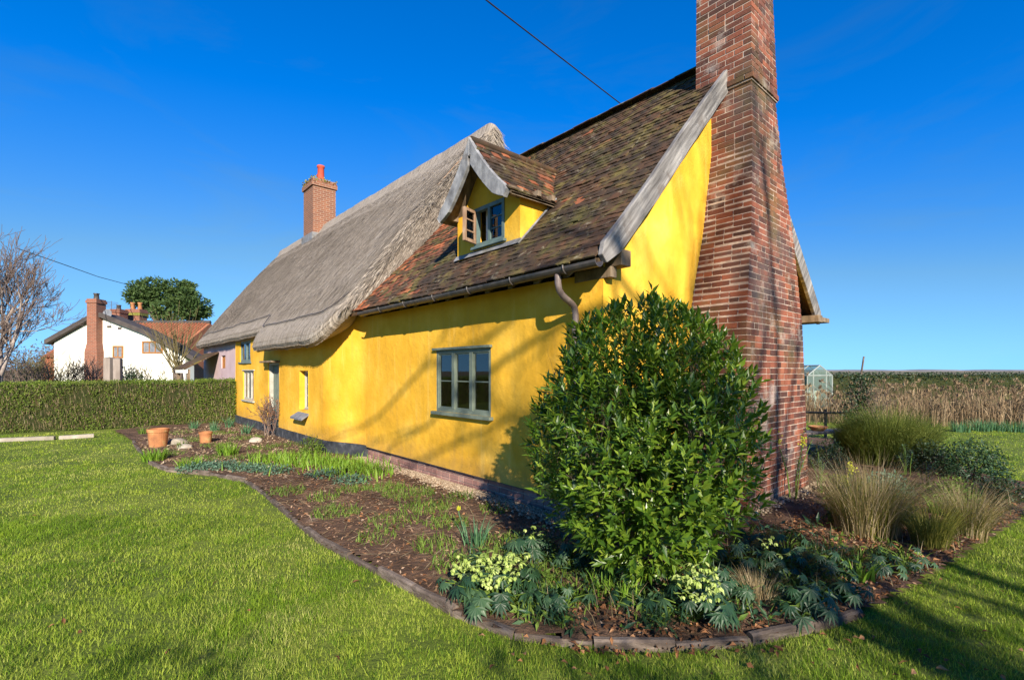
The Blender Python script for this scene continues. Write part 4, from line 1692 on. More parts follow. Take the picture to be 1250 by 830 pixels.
def hellebore(base, s, nl, label, nfl, group='hellebore plants in the bed', fdir=(0, -1)):
    t = empty('hellebore_plant', tuple(base), label, 'hellebore', group=group)
    lv, st, fl = [], MB(), []
    for i in range(nl):
        a = rng.uniform(0, 2 * math.pi)
        rr = s * rng.uniform(.25, 1.0)
        h = s * rng.uniform(.45, .95) * (1.15 - .5 * rr / s)
        c = np.array([math.cos(a) * rr, math.sin(a) * rr, h])
        st.tube([(0, 0, 0), c * np.array([.4, .4, .7]), c], [.006, .005, .003], 4)
        k = rng.integers(7, 10)
        L = s * rng.uniform(.32, .5)
        tilt = unit(np.array([math.cos(a) * .6, math.sin(a) * .6 - .25, .9]))
        e1 = unit(np.cross(tilt, [0.3, .2, 1.0]))
        e2 = np.cross(tilt, e1)
        out_a = math.atan2(np.dot([math.cos(a), math.sin(a), 0], e2), np.dot([math.cos(a), math.sin(a), 0], e1))
        th = out_a + np.linspace(-2.1, 2.1, k)
        D = e1[None] * np.cos(th)[:, None] + e2[None] * np.sin(th)[:, None] - np.array([0, 0, .35])[None]
        lv.append(leaves(np.tile(c, (k, 1)), D, np.tile(tilt, (k, 1)), L * (1 - .25 * np.abs(np.linspace(-1, 1, k))), L * .2, .12, .16, rnd=rng.random()))
    part_mesh('leaves', lv, 'hellebore', t, 'stuff')
    st.build('stems', M['weed'], t)
    if nfl:
        cups, bracts = [], []
        for i in range(nfl):
            a = rng.uniform(0, 2 * math.pi)
            rr = s * .5 * math.sqrt(rng.random())
            c = np.array([math.cos(a) * rr + fdir[0] * s * .25, math.sin(a) * rr + fdir[1] * s * .25, s * rng.uniform(.75, 1.3)])
            k = 5
            ax = unit(np.array([rng.normal(0, .5), rng.normal(-.3, .5), -1]))
            e1 = unit(np.cross(ax, [1, .2, 0]))
            e2 = np.cross(ax, e1)
            th = np.linspace(0, 2 * math.pi, k, endpoint=False)
            rad = e1[None] * np.cos(th)[:, None] + e2[None] * np.sin(th)[:, None]
            cups.append(leaves(np.tile(c, (k, 1)) + rad * .004, unit(rad * .6 + ax[None]), rad, .028, .022, .1, .1))
            if i % 2 == 0:
                bracts.append(leaves(np.tile(c + np.array([0, 0, .01]), (2, 1)), rng.normal(0, 1, (2, 3)) * [1, 1, .4], np.tile([0, 0, 1.0], (2, 1)), .06, .022, .1, .1))
        part_mesh('flowers', cups + bracts, 'helleflower', t, 'stuff')
    return t


def euphorbia(base, h, ns, label, heads=True, group='upright spurge stems by the chimney', mat='euph', lean=.18):
    t = empty('spurge_plant', tuple(base), label, 'plant', group=group)
    st, lv, fl = MB(), [], []
    for i in range(ns):
        a = rng.uniform(0, 2 * math.pi)
        hh = h * rng.uniform(.6, 1.05)
        top = np.array([math.cos(a) * hh * rng.uniform(.05, lean * 2), math.sin(a) * hh * rng.uniform(.05, lean * 2), hh])
        b = np.array([math.cos(a) * .03, math.sin(a) * .03, -.01])
        P = np.array([b, b * .5 + top * np.array([.3, .3, .5]), top])
        st.tube(P, [.007, .006, .004], 5)
        k = int(26 * hh / .5)
        f = rng.uniform(.45, 1.0, k)
        C = np.stack([np.interp(f, [0, .5, 1], P[:, q]) for q in range(3)], 1)
        th = rng.uniform(0, 2 * math.pi, k)
        D = np.stack([np.cos(th), np.sin(th), rng.uniform(-.1, .7, k)], 1)
        lv.append(leaves(C, D, np.tile([0, 0, 1.0], (k, 1)), rng.uniform(.05, .08, k), .016, .1, .12))
        if heads and i % 2 == 0:
            k = 60
            C = top + rng.normal(0, 1, (k, 3)) * np.array([.022, .022, .045]) + np.array([0, 0, .02])
            fl.append(leaves(C, rng.normal(0, 1, (k, 3)) + [0, 0, .4], rng.normal(0, 1, (k, 3)), .026, .022, .1))
    st.build('stems', M['weed'], t)
    part_mesh('leaves', lv, mat, t, 'stuff')
    if fl:
        part_mesh('flower_heads', fl, 'lime', t, 'stuff')
    return t


def leaf_cloud(n, fn, L, Wd, outward=.6):
    P, Nn = fn(n)
    D = unit(rng.normal(0, 1, (n, 3)) + Nn * outward)
    Nv = unit(Nn + rng.normal(0, .6, (n, 3)))
    return leaves(P, D, Nv, L * rng.uniform(.7, 1.25, n), Wd * rng.uniform(.7, 1.25, n), .12, .06)


# ------------------------------------------------------------------ laurel bush by the corner
rng = np.random.default_rng(21)
BX, BY = .985, 3.68
laurel = empty('laurel_bush', (BX, BY, .05), 'big rounded glossy green laurel bush in front of the brick chimney', 'bush')
prz = np.array([.16, .28, .5, .8, 1.15, 1.5, 1.75, 1.95, 2.1])
prr = np.array([.22, .42, .62, .74, .77, .72, .62, .44, .17])


def bush_r(z, a):
    return np.interp(z, prz, prr) * (1 + .24 * np.array([mnoise.noise(Vector((math.cos(q) * 1.9, math.sin(q) * 1.9, w * 2.2))) for q, w in zip(a, z)]))


NSH = 1650
zz = rng.uniform(.18, 2.08, NSH * 3)
keep = rng.random(NSH * 3) < np.interp(zz, prz, prr) / .9
zz = zz[keep][:NSH]
aa = rng.uniform(0, 2 * math.pi, len(zz))
fr = rng.uniform(.62, 1.08, len(zz)) ** .8
rr = bush_r(zz, aa) * fr
SP = np.stack([np.cos(aa) * rr, np.sin(aa) * rr, zz], 1)
# several leading shoots that break the outline
lead = np.array([(.08, .0, 2.28), (-.18, -.1, 2.12), (.28, .05, 2.1), (.55, -.1, 1.92), (.74, -.2, 1.62), (.85, -.1, 1.35), (.88, -.25, 1.12), (-.52, -.1, 1.85), (-.76, -.1, 1.45), (.86, -.15, .75), (-.84, -.2, .9)])
LSP = np.concatenate([lead * np.array([.90, .90, .96]) + rng.normal(0, .035, lead.shape) - np.array([0, 0, k * .07]) for k in range(4)])
inr = rng.normal(0, 1, (800, 3)) * np.array([.24, .17, .36]) + np.array([.02, -.2, 1.1])
inr = inr[(inr[:, 2] > .3) & (inr[:, 2] < 1.8) & (np.linalg.norm(inr[:, :2], axis=1) < np.interp(inr[:, 2], prz, prr) * .85)]
SP = np.concatenate([SP, LSP, inr])
# not inside the house
hx_, hy_ = to_house(SP[:, 0] + BX, SP[:, 1] + BY)
ok = ~(((hx_ < -.66) & (hy_ > -1.76)) | ((hx_ < .06) & (hy_ > -.08) & (hx_ > -.8)))
SP = SP[ok]
out = unit(SP - np.array([0, 0, .75]))
sd = unit(out * .8 + np.array([0, 0, .55]) + rng.normal(0, .28, SP.shape))
LP, LD, LN = [], [], []
for k in range(9):
    f = rng.uniform(0, 1, len(SP))
    th = k * 2.4 + rng.uniform(0, .6, len(SP)) + rng.uniform(0, 6, len(SP)) * 0
    e1 = unit(np.cross(sd, [0.21, .37, .9]))
    e2 = np.cross(sd, e1)
    rad = e1 * np.cos(th)[:, None] + e2 * np.sin(th)[:, None]
    tipf = k / 8
    LP.append(SP + sd * (.10 * tipf - .06)[..., None] if False else SP + sd * (.10 * tipf - .05))
    LD.append(unit(rad * (1.0 - .45 * tipf) + sd * (.45 + .7 * tipf) + rng.normal(0, .12, SP.shape)))
    LN.append(unit(sd - rad * .35 + np.array([0, 0, .3])))
LP, LD, LN = np.concatenate(LP), np.concatenate(LD), np.concatenate(LN)
nL = len(LP)
LL = rng.uniform(.045, .10, nL)
LWd = LL * rng.uniform(.33, .42, nL)
wpos = LP + np.array([BX, BY, .05])
dcam = np.linalg.norm(wpos - np.array([0, 0, CAMZ]), axis=1)
front = np.einsum('ij,ij->i', unit(np.array([0, 0, CAMZ]) - wpos), unit(LP - np.array([0, 0, 1.0])))
score = LL / dcam * (front > .45) * (np.linalg.norm(LP[:, :2], axis=1) > .55)
big = np.argsort(-score)[:300]
TL = leaves(np.zeros((1, 3)), np.array([[1.0, 0, 0]]), np.array([[0, 0, 1.0]]), 1.0, 1.0, .15, .08)
lme = mesh_np('leaf', TL[0], [TL[1]])
lme.materials.append(M['laurel'])
for i in big:
    o = bpy.data.objects.new('leaf', lme)
    COL.objects.link(o)
    o.parent = laurel
    d_, n_ = LD[i], LN[i]
    s_ = unit(np.cross(n_, d_))
    n_ = np.cross(d_, s_)
    m4 = np.eye(4)
    m4[:3, 0], m4[:3, 1], m4[:3, 2], m4[:3, 3] = d_ * LL[i], s_ * LWd[i], n_ * LWd[i], LP[i]
    o.matrix_local = Matrix(m4.tolist())
rest = np.setdiff1d(np.arange(nL), big)
part_mesh('foliage', [leaves(LP[rest], LD[rest], LN[rest], LL[rest], LWd[rest], .15, .06)], 'laurel', laurel, 'stuff')
segs = []
for k in range(9):
    a = k * .7
    grow(segs, (.08 * math.cos(a), .08 * math.sin(a), -.06), np.array([.55 * math.cos(a), .55 * math.sin(a), 1.0]), 1.0, .018, 0, 3, .35, .12, (5, 4, 3), .6)
segs = [s for s in segs if np.linalg.norm(s[0][-1][:2]) < .85 and s[0][-1][2] < 2.1 and not (to_house(s[0][-1][0] + BX, s[0][-1][1] + BY)[0] < -.66 and to_house(s[0][-1][0] + BX, s[0][-1][1] + BY)[1] > -1.75)]
link('branches', tubes_mesh('branches', segs, lambda l: 5 if l < 2 else 3), M['bark'], laurel, kind='stuff')

# ------------------------------------------------------------------ hedge and what stands behind it
HP = np.array([(-8.75, 15.35), (-10.6, 14.3), (-13.6, 12.75), (-20.5, 9.4)])
hedge = empty('hedge', (-13.6, 12.9, 0), 'clipped green garden hedge across the left behind the lawn', 'hedge')
hp = resample(HP, .25)
off = np.array([-13.6, 12.9])
T = unit(np.gradient(hp, axis=0))
Nn = np.stack([T[:, 1], -T[:, 0]], 1)
Nn[(Nn @ np.array([.5, 1])) < 0] *= -1
HT = .85
V = []
for i, (p, q) in enumerate(zip(hp - off, Nn)):
    h = 1.36 - .10 * i / len(hp) + .03 * mnoise.noise(Vector((i * .3, 0, 0)))
    for (o_, z) in ((.06, 0), (.05, h - .12), (.14, h - .05), (HT - .14, h - .05), (HT - .05, h - .12), (HT - .06, 0)):
        V.append((*(p + q * o_), z))
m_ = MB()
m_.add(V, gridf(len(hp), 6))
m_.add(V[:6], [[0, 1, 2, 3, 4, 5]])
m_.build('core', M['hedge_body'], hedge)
NHL = 45000
i_ = rng.integers(0, len(hp) - 1, NHL)
f_ = rng.random(NHL)
pp = (hp[i_] * (1 - f_)[:, None] + hp[i_ + 1] * f_[:, None]) - off
qq = Nn[i_]
tt = i_ / len(hp)
hh = 1.36 - .10 * tt
sel = rng.random(NHL)
zf = rng.random(NHL)
face = sel < .62
bmp = np.array([mnoise.noise(Vector((a * 1.4, b * 1.4, c * 2.2))) + .6 * mnoise.noise(Vector((a * 4, b * 4, c * 5))) for a, b, c in zip(pp[:, 0], pp[:, 1], zf)])
o_ = np.where(face, rng.normal(.02, .03, NHL) - .13 * bmp, rng.uniform(0, HT, NHL))
z = np.where(face, zf * hh, hh - .03 + rng.normal(0, .03, NHL) + .05 * bmp)
Pn = np.stack([pp[:, 0] + qq[:, 0] * o_, pp[:, 1] + qq[:, 1] * o_, z], 1)
nv = np.where(face[:, None], np.stack([-qq[:, 0], -qq[:, 1], np.full(NHL, .35)], 1), np.array([0, 0, 1.0]))
D = unit(rng.normal(0, .8, (NHL, 3)) + nv * .5 + np.array([0, 0, .25]))
parts = [leaves(Pn, D, unit(nv + rng.normal(0, .7, (NHL, 3))), rng.uniform(.028, .06, NHL), rng.uniform(.018, .032, NHL))]
ne = 2600
Pe = np.stack([rng.normal(0, .03, ne), rng.uniform(0, HT, ne), rng.uniform(0, 1.36, ne)], 1)
e0 = hp[0] - off
Pe = np.stack([e0[0] + Nn[0][0] * Pe[:, 1] - T[0][0] * (Pe[:, 0] + .01), e0[1] + Nn[0][1] * Pe[:, 1] - T[0][1] * (Pe[:, 0] + .01), Pe[:, 2]], 1)
parts.append(leaves(Pe, rng.normal(0, 1, (ne, 3)), rng.normal(0, 1, (ne, 3)), .05, .03))
part_mesh('foliage', parts, 'hedge', hedge, 'stuff')
nf_ = 5000
i_ = rng.integers(0, len(hp) - 1, nf_)
pt = hp[i_] - off + Nn[i_] * rng.uniform(-.08, .02, (nf_, 1)) + (hp[i_ + 1] - hp[i_]) * rng.random((nf_, 1))
ad = np.arctan2(-Nn[i_][:, 1], -Nn[i_][:, 0]) + rng.normal(0, .7, nf_)
part_mesh('dry_twigs', [blades(np.stack([pt[:, 0], pt[:, 1], rng.uniform(.05, 1.2, nf_) ** 1.2], 1), ad, rng.uniform(.08, .22, nf_), rng.uniform(.2, .8, nf_), .007, 2)], 'litter', hedge, 'stuff')
# upright twigs out of the top
nt_ = 1800
i_ = rng.integers(0, len(hp) - 1, nt_)
pt = hp[i_] - off + Nn[i_] * rng.uniform(0, HT, (nt_, 1))
part_mesh('twigs', [blades(np.stack([pt[:, 0], pt[:, 1], 1.25 - .1 * i_ / len(hp)], 1), rng.uniform(0, 6.28, nt_), rng.uniform(.08, .2, nt_), .2, .008, 2)], 'hedge', hedge, 'stuff')

# two old posts behind the hedge
for (px, d, top, w, lab) in ((133.5, 17.5, 437, .25, 'thick grey timber post behind the hedge, left of a pair'), (144, 17.2, 438, .22, 'slimmer grey timber post behind the hedge, right of a pair')):
    b = at(px, HY, d)
    b[2] = 0
    p = empty('timber_post', tuple(b), lab, 'post', rz=random.uniform(-.4, .4), group='posts behind the hedge')
    zt = CAMZ + (HY - top) / FPX * d
    m_ = MB()
    m_.box((-w / 2, -w / 2, -.1), (w / 2, w / 2, zt))
    m_.build('shaft', M['post'], p, bevel=.02)
    m_ = MB()
    m_.add([(-w / 2, -w / 2, zt), (w / 2, -w / 2, zt), (w / 2, w / 2, zt), (-w / 2, w / 2, zt), (0, 0, zt + .05)], [[0, 1, 4], [1, 2, 4], [2, 3, 4], [3, 0, 4]])
    m_.build('cap', M['post'], p)

# neighbouring white house
D1 = 32.0
wh = empty('white_house', (-26.2, D1, 0), 'whitewashed gabled house with red roof beyond the hedge', 'house')


def L1(px, py, d=D1):
    p = at(px, py, d)
    return (p[0] + 26.2, p[1] - D1, p[2])


gpts = [L1(66, 418), L1(118, 388.5), L1(128, 388.5), L1(178, 408), L1(226, 432)]
xl, xr = gpts[0][0], gpts[-1][0]
Vf = [(xl, 0, 0), (xr, 0, 0)] + [gpts[i] for i in (4, 3, 2, 1, 0)]
Vb = [(v[0], .9, v[2]) for v in Vf]
m_ = MB()
k = len(Vf)
m_.add(Vf + Vb, [[i, (i + 1) % k, (i + 1) % k + k, i + k] for i in range(k)])
m_.F.setdefault(k, []).append(np.array([list(range(k))[::-1], list(range(k, 2 * k))])[:, ::-1])
m_.build('wall', M['whitewash'], wh)
m_ = MB()
rp_ = [(L1(60, 421)[0], 0, L1(60, 421)[2])] + gpts[1:4] + [(L1(240, 441)[0], 0, L1(240, 441)[2])]
V = []
for p in rp_:
    for (y, dz) in ((-.35, .02), (-.35, .32), (1.0, .32), (1.0, .02)):
        V.append((p[0], y, p[2] + dz))
m_.add(V, gridf(len(rp_), 4, True))
m_.F[4].append(np.array([[0, 1, 2, 3], [len(V) - 1, len(V) - 2, len(V) - 3, len(V) - 4]]))
m_.build('verge_roof', M['far_tile_dark'], wh)
# rear range with pantile roof in courses
m_ = MB()
x0r, x1r = L1(113, 390, 37)[0], L1(252, 390, 37)[0]
zr, ze = 5.35, 2.6
m_.add([(x0r, .95, ze), (x1r, .95, ze), (x1r, 5.5, zr), (x0r, 5.5, zr), (x0r, 10, ze), (x1r, 10, ze)], [[0, 1, 2, 3], [3, 2, 5, 4]])
m_.add([(x0r, .95, 0), (x0r, .95, ze), (x0r, 5.5, zr), (x0r, 10, ze), (x0r, 10, 0)], [[0, 1, 2, 3, 4]])
m_.add([(x1r, .95, 0), (x1r, .95, ze), (x1r, 5.5, zr), (x1r, 10, ze), (x1r, 10, 0)], [[4, 3, 2, 1, 0]])
m_.box((x0r + .05, 1.1, 0), (x1r - .05, 9.8, ze - .05))
rr_ = m_.build('rear_roof', M['far_tile'], wh)
m_ = MB()
ntile = int((x1r - x0r) / .25)
for i in range(ntile):
    x = x0r + (i + .5) * .25
    m_.tube([(x, .93, ze + .0), (x, 5.5, zr + .04)], .07, 6, cap=False)
m_.build('pantiles', M['far_tile'], rr_, kind='stuff')
m_ = MB()
m_.tube([(x0r, 5.5, zr + .06), (x1r, 5.5, zr + .06)], .14, 8)
m_.build('ridge', M['far_tile_dark'], rr_)


def stack(xa, xb, ya, yb, z0, z1, pots, name='chimney', band=None):
    m_ = MB()
    m_.box((xa, ya, z0), (xb, yb, z1 - .28))
    m_.box((xa - .05, ya - .05, z1 - .28), (xb + .05, yb + .05, z1 - .1))
    m_.box((xa - .01, ya - .01, z1 - .1), (xb + .01, yb + .01, z1))
    c = m_.build(name, M['far_brick_big'], wh)
    for (x, h, mt_) in pots:
        m_ = MB()
        m_.lathe([(.16, z1), (.13, z1 + h * .8), (.17, z1 + h * .85), (.17, z1 + h), (.1, z1 + h), (.1, z1)], (x, (ya + yb) / 2, 0), 12)
        m_.build('chimney_pot', M[mt_], c, smooth=True)
    if band:
        MB().box((xa - .07, ya - .07, z1 - .5), (xb + .07, yb + .07, z1 - .3)).build('pale_band', M[band], c)
    return c


xa, xb = L1(114, 0)[0], L1(125.5, 0)[0]
zt = L1(0, 366)[2]
m_ = MB()
m_.add([(xa - .12, -.55, 0), (xb + .08, -.55, 0), (xb + .08, .1, 0), (xa - .12, .1, 0), (xa - .12, -.55, 2.9), (xb + .08, -.55, 2.9), (xb + .08, .1, 2.9), (xa - .12, .1, 2.9)], BOXF)
m_.add([(xa - .12, -.55, 2.9), (xb + .08, -.55, 2.9), (xb + .08, .1, 2.9), (xa - .12, .1, 2.9), (xa, -.50, 3.5), (xb, -.50, 3.5), (xb, .1, 3.5), (xa, .1, 3.5)], BOXF[1:])
m_.build('chimney_base', M['far_brick_big'], wh)
stack(xa, xb, -.50, .25, 3.49, zt, [((xa + xb) / 2, .4, 'iron')])
stack(L1(139, 0, 37)[0], L1(151, 0, 37)[0], 4.6, 5.4, 4.2, L1(0, 378, 37)[2], [(L1(145, 0, 37)[0], .35, 'iron')])
stack(L1(158, 0, 38.5)[0], L1(175, 0, 38.5)[0], 6.1, 6.9, 5.2, L1(0, 378, 38.5)[2], [(L1(162, 0, 38.5)[0], .55, 'pot'), (L1(171, 0, 38.5)[0], .55, 'pot')], band='moss')
for (a, b, c, d, nl_) in ((138, 151, 422, 437, 1), (174, 199, 416.5, 431.5, 2)):
    p0, p1 = L1(a, d), L1(b, c)
    f = .09
    m_ = MB()
    m_.box((p0[0], -.06, p0[2]), (p0[0] + f, -.004, p1[2]))
    m_.box((p1[0] - f, -.06, p0[2]), (p1[0], -.004, p1[2]))
    m_.box((p0[0] + f, -.06, p0[2]), (p1[0] - f, -.004, p0[2] + f))
    m_.box((p0[0] + f, -.06, p1[2] - f), (p1[0] - f, -.004, p1[2]))
    wd = m_.build('window', M['brown_frame'], wh)
    iw = (p1[0] - p0[0] - 2 * f)
    for q in range(nl_ + 1):
        MB().box((p0[0] + f + iw * q / (nl_ + 1) + .03, -.03, p0[2] + f), (p0[0] + f + iw * (q + 1) / (nl_ + 1) - .03, -.006, p1[2] - f)).build('pane', M['slate'], wd)
        if q:
            MB().box((p0[0] + f + iw * q / (nl_ + 1) - .03, -.055, p0[2] + f), (p0[0] + f + iw * q / (nl_ + 1) + .03, -.008, p1[2] - f)).build('mullion', M['brown_frame'], wd)
for (a, c) in ((133, 399), (146, 401)):
    p0 = L1(a, c)
    MB().box((p0[0] - .1, -.04, p0[2] - .06), (p0[0] + .14, -.003, p0[2] + .08)).build('wall_vent', M['iron'], wh)
# dish and aerial
m_ = MB()
a = np.linspace(0, 2 * math.pi, 14, endpoint=False)
c = np.array(L1(131.5, 383, 31.8))
m_.add(np.concatenate([c[None] + .30 * np.stack([np.cos(a), 0 * a - .12, np.sin(a)], 1), c[None]]), [[i, (i + 1) % 14, 14] for i in range(14)])
m_.build('satellite_dish', M['slate'], wh)
m_ = MB()
p0 = np.array(L1(136, 392, 36))
m_.tube([p0, p0 + [0, 0, 1.5]], .02, 4)
for q in range(5):
    m_.tube([p0 + [-.5, 0, 1.45 - q * .1], p0 + [.5, 0, 1.35 - q * .1]], .012, 4)
m_.build('aerial', M['iron'], wh)

# evergreen tree behind the white house
DT = 56
eg = empty('evergreen_tree', (at(205, 0, DT)[0], DT, 0), 'broad dark green evergreen tree rising behind the white house', 'tree')
ex = at(205, 0, DT)[0]
parts = []
sp = []
for k in range(62):
    a = rng.uniform(0, 2 * math.pi)
    el = rng.uniform(-.15, 1.0)
    rr = rng.uniform(.45, 1.0) ** .6
    px, py_, pz = 4.3 * math.cos(a) * math.cos(el) * rr, 3.6 * math.sin(a) * math.cos(el) * rr, 8.2 + 4.0 * math.sin(el) * rr
    sp.append((px, py_, pz))
    n_ = 230
    g = rng.normal(0, 1, (n_, 3))
    g = unit(g) * rng.uniform(.5, 1, (n_, 1)) * np.array([.95, .95, .7]) * rng.uniform(.7, 1.2)
    parts.append(leaves(g + np.array([px, py_, pz]), unit(g + rng.normal(0, .5, (n_, 3))), rng.normal(0, 1, (n_, 3)) + [0, 0, .8], rng.uniform(.25, .5, n_), rng.uniform(.12, .24, n_)))
part_mesh('crown', parts, 'evergreen', eg, 'stuff')
m_ = MB()
m_.tube([(0, 0, -.1), (.1, 0, 3), (0, .1, 6), (0, 0, 9)], [.4, .32, .24, .08], 8)
for s_ in sp[::6]:
    m_.tube([(0, 0, 4.5), (s_[0] * .5, s_[1] * .5, (4.5 + s_[2]) / 2 + .3), s_], [.14, .09, .03], 5)
m_.build('trunk', M['bark'], eg, smooth=True)

# pollarded willow in front of the white house
pb = at(217, HY, 23)
pw = empty('pollard_willow', (pb[0], 23, 0), 'leafless pollarded willow with fanned olive stems beside the thatch', 'tree')
segs = []
for k in range(38):
    a = rng.uniform(0, 2 * math.pi)
    t_ = rng.uniform(.1, .95)
    grow(segs, (rng.normal(0, .12), rng.normal(0, .12), 1.6), np.array([math.cos(a) * t_, math.sin(a) * t_, 1.0]), rng.uniform(1.4, 2.4), .024, 1, 2, .16, .08, (1, 3), .55, .06)
link('stems', tubes_mesh('stems', segs, lambda l: 4, .008), M['twig_olive'], pw)
m_ = MB()
m_.tube([(0, 0, -.1), (.05, 0, .8), (0, .05, 1.3), (0, 0, 1.75)], [.24, .2, .22, .2], 9)
m_.build('trunk', M['bark'], pw, smooth=True)

# bare tree at the left edge
rng = np.random.default_rng(2)
lb = at(-4, HY, 15.5)
bare_tree('birch_tree', (lb[0], 15.5, 0), 2.6, .15, 'leafless pale-barked tree at the left edge with reddish twigs', 'tree', lean=(.10, 0, 1), maxlev=5,
          spread=.40, up=.12, nchild=(8, 5, 4, 4, 4), mats=('birch', 'twig_red'), split=3, shrink=.68, fork=.35, minr=.006)
rng = np.random.default_rng(32)
# scrub behind the hedge
for (px, d, h, mt_, lab) in ((18, 19, 2.0, 'twig_red', 'brown twiggy shrub behind the left end of the hedge'), (58, 21, 2.3, 'twig_olive', 'olive bare shrub below the white house wall'),
                             (100, 22, 2.2, 'twig_red', 'thin brown shrub at the foot of the neighbouring brick chimney'), (172, 22, 1.9, 'twig_olive', 'sparse shrub below the wide window of the white house')):
    b = at(px, HY, d)
    t = empty('bare_shrub', (b[0], d, 0), lab, 'shrub', group='bare shrubs behind the hedge')
    segs = []
    for k in range(16):
        a = rng.uniform(0, 2 * math.pi)
        grow(segs, (rng.normal(0, .3), rng.normal(0, .3), -.05), np.array([math.cos(a) * .4, math.sin(a) * .4, 1]), h * .6, .022, 0, 3, .3, .06, (4, 3, 3), .6)
    link('stems', tubes_mesh('stems', segs, lambda l: 4 if l < 2 else 3, .007), M[mt_], t)
for (px, d, w, h, lab) in ((28, 20, 1.3, 1.75, 'dark evergreen shrub behind the hedge near the bare tree'), (155, 20, .9, 1.75, 'small evergreen shrub right of the timber posts')):
    b = at(px, HY, d)
    t = empty('evergreen_shrub', (b[0], d, 0), lab, 'shrub', group='evergreen shrubs behind the hedge')

    def fn(n):
        g = unit(rng.normal(0, 1, (n, 3)))
        g[:, 2] = np.abs(g[:, 2])
        return g * rng.uniform(.5, 1.05, (n, 1)) * np.array([w, w, h]), g
    part_mesh('foliage', [leaf_cloud(2500, fn, .11, .05)], 'dark_leaf', t, 'stuff')
    m_ = MB()
    m_.tube([(0, 0, -.1), (0, .05, .7), (.05, 0, h * .8)], [.05, .04, .01], 6)
    m_.build('trunk', M['bark'], t)

# wooded bank far left to close the horizon
parts = []
for k in range(46):
    X0 = rng.uniform(-110, -36)
    hgt = rng.uniform(4, 7)
    n_ = 320
    g = unit(rng.normal(0, 1, (n_, 3))) * rng.uniform(.5, 1, (n_, 1)) * np.array([3.2, 2.5, hgt * .5])
    g[:, 2] += hgt * .5
    parts.append(leaves(g + [X0, 75 + rng.uniform(-6, 6), 0], rng.normal(0, 1, (n_, 3)), rng.normal(0, 1, (n_, 3)), .55, .14))
part_mesh('far_woodland', parts, 'bark', None, 'stuff')

# cables
for (P, lab) in (([at(764, 132, 9.2), at(690, 75, 7.8), at(590, -2, 6.4), at(420, -140, 5.2)], 'black overhead cable rising steeply above the tiled roof'),
                 ([at(20, 303, 24), at(75, 322, 28), at(120, 338, 34), at(165, 350, 42)], 'thin overhead cable left of the evergreen tree')):
    m_ = MB()
    m_.tube(resample(np.array(P), .5), .010 if 'steeply' in lab else .022, 5)
    m_.build('overhead_cable', M['cable'], label=lab, cat='cable', group='overhead cables', smooth=True)

# ------------------------------------------------------------------ right side, beyond the chimney
# reeds
n_ = 3900
yy = rng.uniform(14.2, 18.5, n_)
xx = yy * rng.uniform(.60, 1.30, n_)
keep = ~((xx < 10.5) & (yy < 15.0))
xx, yy = xx[keep], yy[keep]
n_ = len(xx)
hgt = rng.uniform(.5, 1.22, n_) * np.where(rng.random(n_) < .06, 1.2, 1) * (1 + .4 * np.array([mnoise.noise(Vector((a * .9, b * .9, 0))) for a, b in zip(xx, yy)]))
Pr = np.stack([xx, yy, np.zeros(n_)], 1)
Ar = rng.uniform(0, 2 * math.pi, n_)
parts = [blades(Pr, Ar, hgt, np.clip(np.abs(rng.normal(.1, .2, n_)), .01, .8), rng.uniform(.009, .022, n_), 3)]
k = rng.random(n_) < .6
mm = k.sum()
Pl = Pr[k].copy()
Pl[:, 2] = hgt[k] * rng.uniform(.1, .75, mm)
parts.append(blades(Pl, rng.uniform(0, 6.28, mm), rng.uniform(.25, .6, mm), rng.uniform(.3, .85, mm), .022, 3))
kk = np.where(rng.random(n_) < .10)[0]
for i in kk:
    c = Pr[i] + np.array([math.cos(Ar[i]) * .08, math.sin(Ar[i]) * .08, hgt[i] * .97])
    q = 14
    parts.append(leaves(c + rng.normal(0, .02, (q, 3)) + np.array([0, 0, .05]), rng.normal(0, .35, (q, 3)) + [.2, 0, .8], rng.normal(0, 1, (q, 3)), .13, .03))
part_mesh('reed_bed', parts, 'reed', None, 'stuff', label='tall tan dry reeds along the garden edge', cat='reeds')
# dark field hedge behind the reeds
fh = empty('field_hedge', (24, 31, 0), 'long dark field hedge behind the dry reeds', 'hedge')
m_ = MB()
V = []
for x in np.linspace(-10, 30, 60):
    h = 1.42 + .06 * mnoise.noise(Vector((x * .5, 3, 0)))
    for (y, z) in ((-.5, 0), (-.6, .9), (-.3, h), (.4, h), (.7, 0)):
        V.append((x, y + x * .03, z))
m_.add(V, gridf(60, 5)[:, ::-1])
m_.build('core', M['hedge_body'], fh)
n_ = 16000
x = rng.uniform(-10, 30, n_)
Pq = np.stack([x, rng.uniform(-.65, .1, n_) + x * .03, rng.uniform(.4, 1.56, n_)], 1)
part_mesh('foliage', [leaves(Pq, rng.normal(0, 1, (n_, 3)), rng.normal(0, 1, (n_, 3)) + [0, -1, .5], .13, .08)], 'dark_leaf', fh, 'stuff')

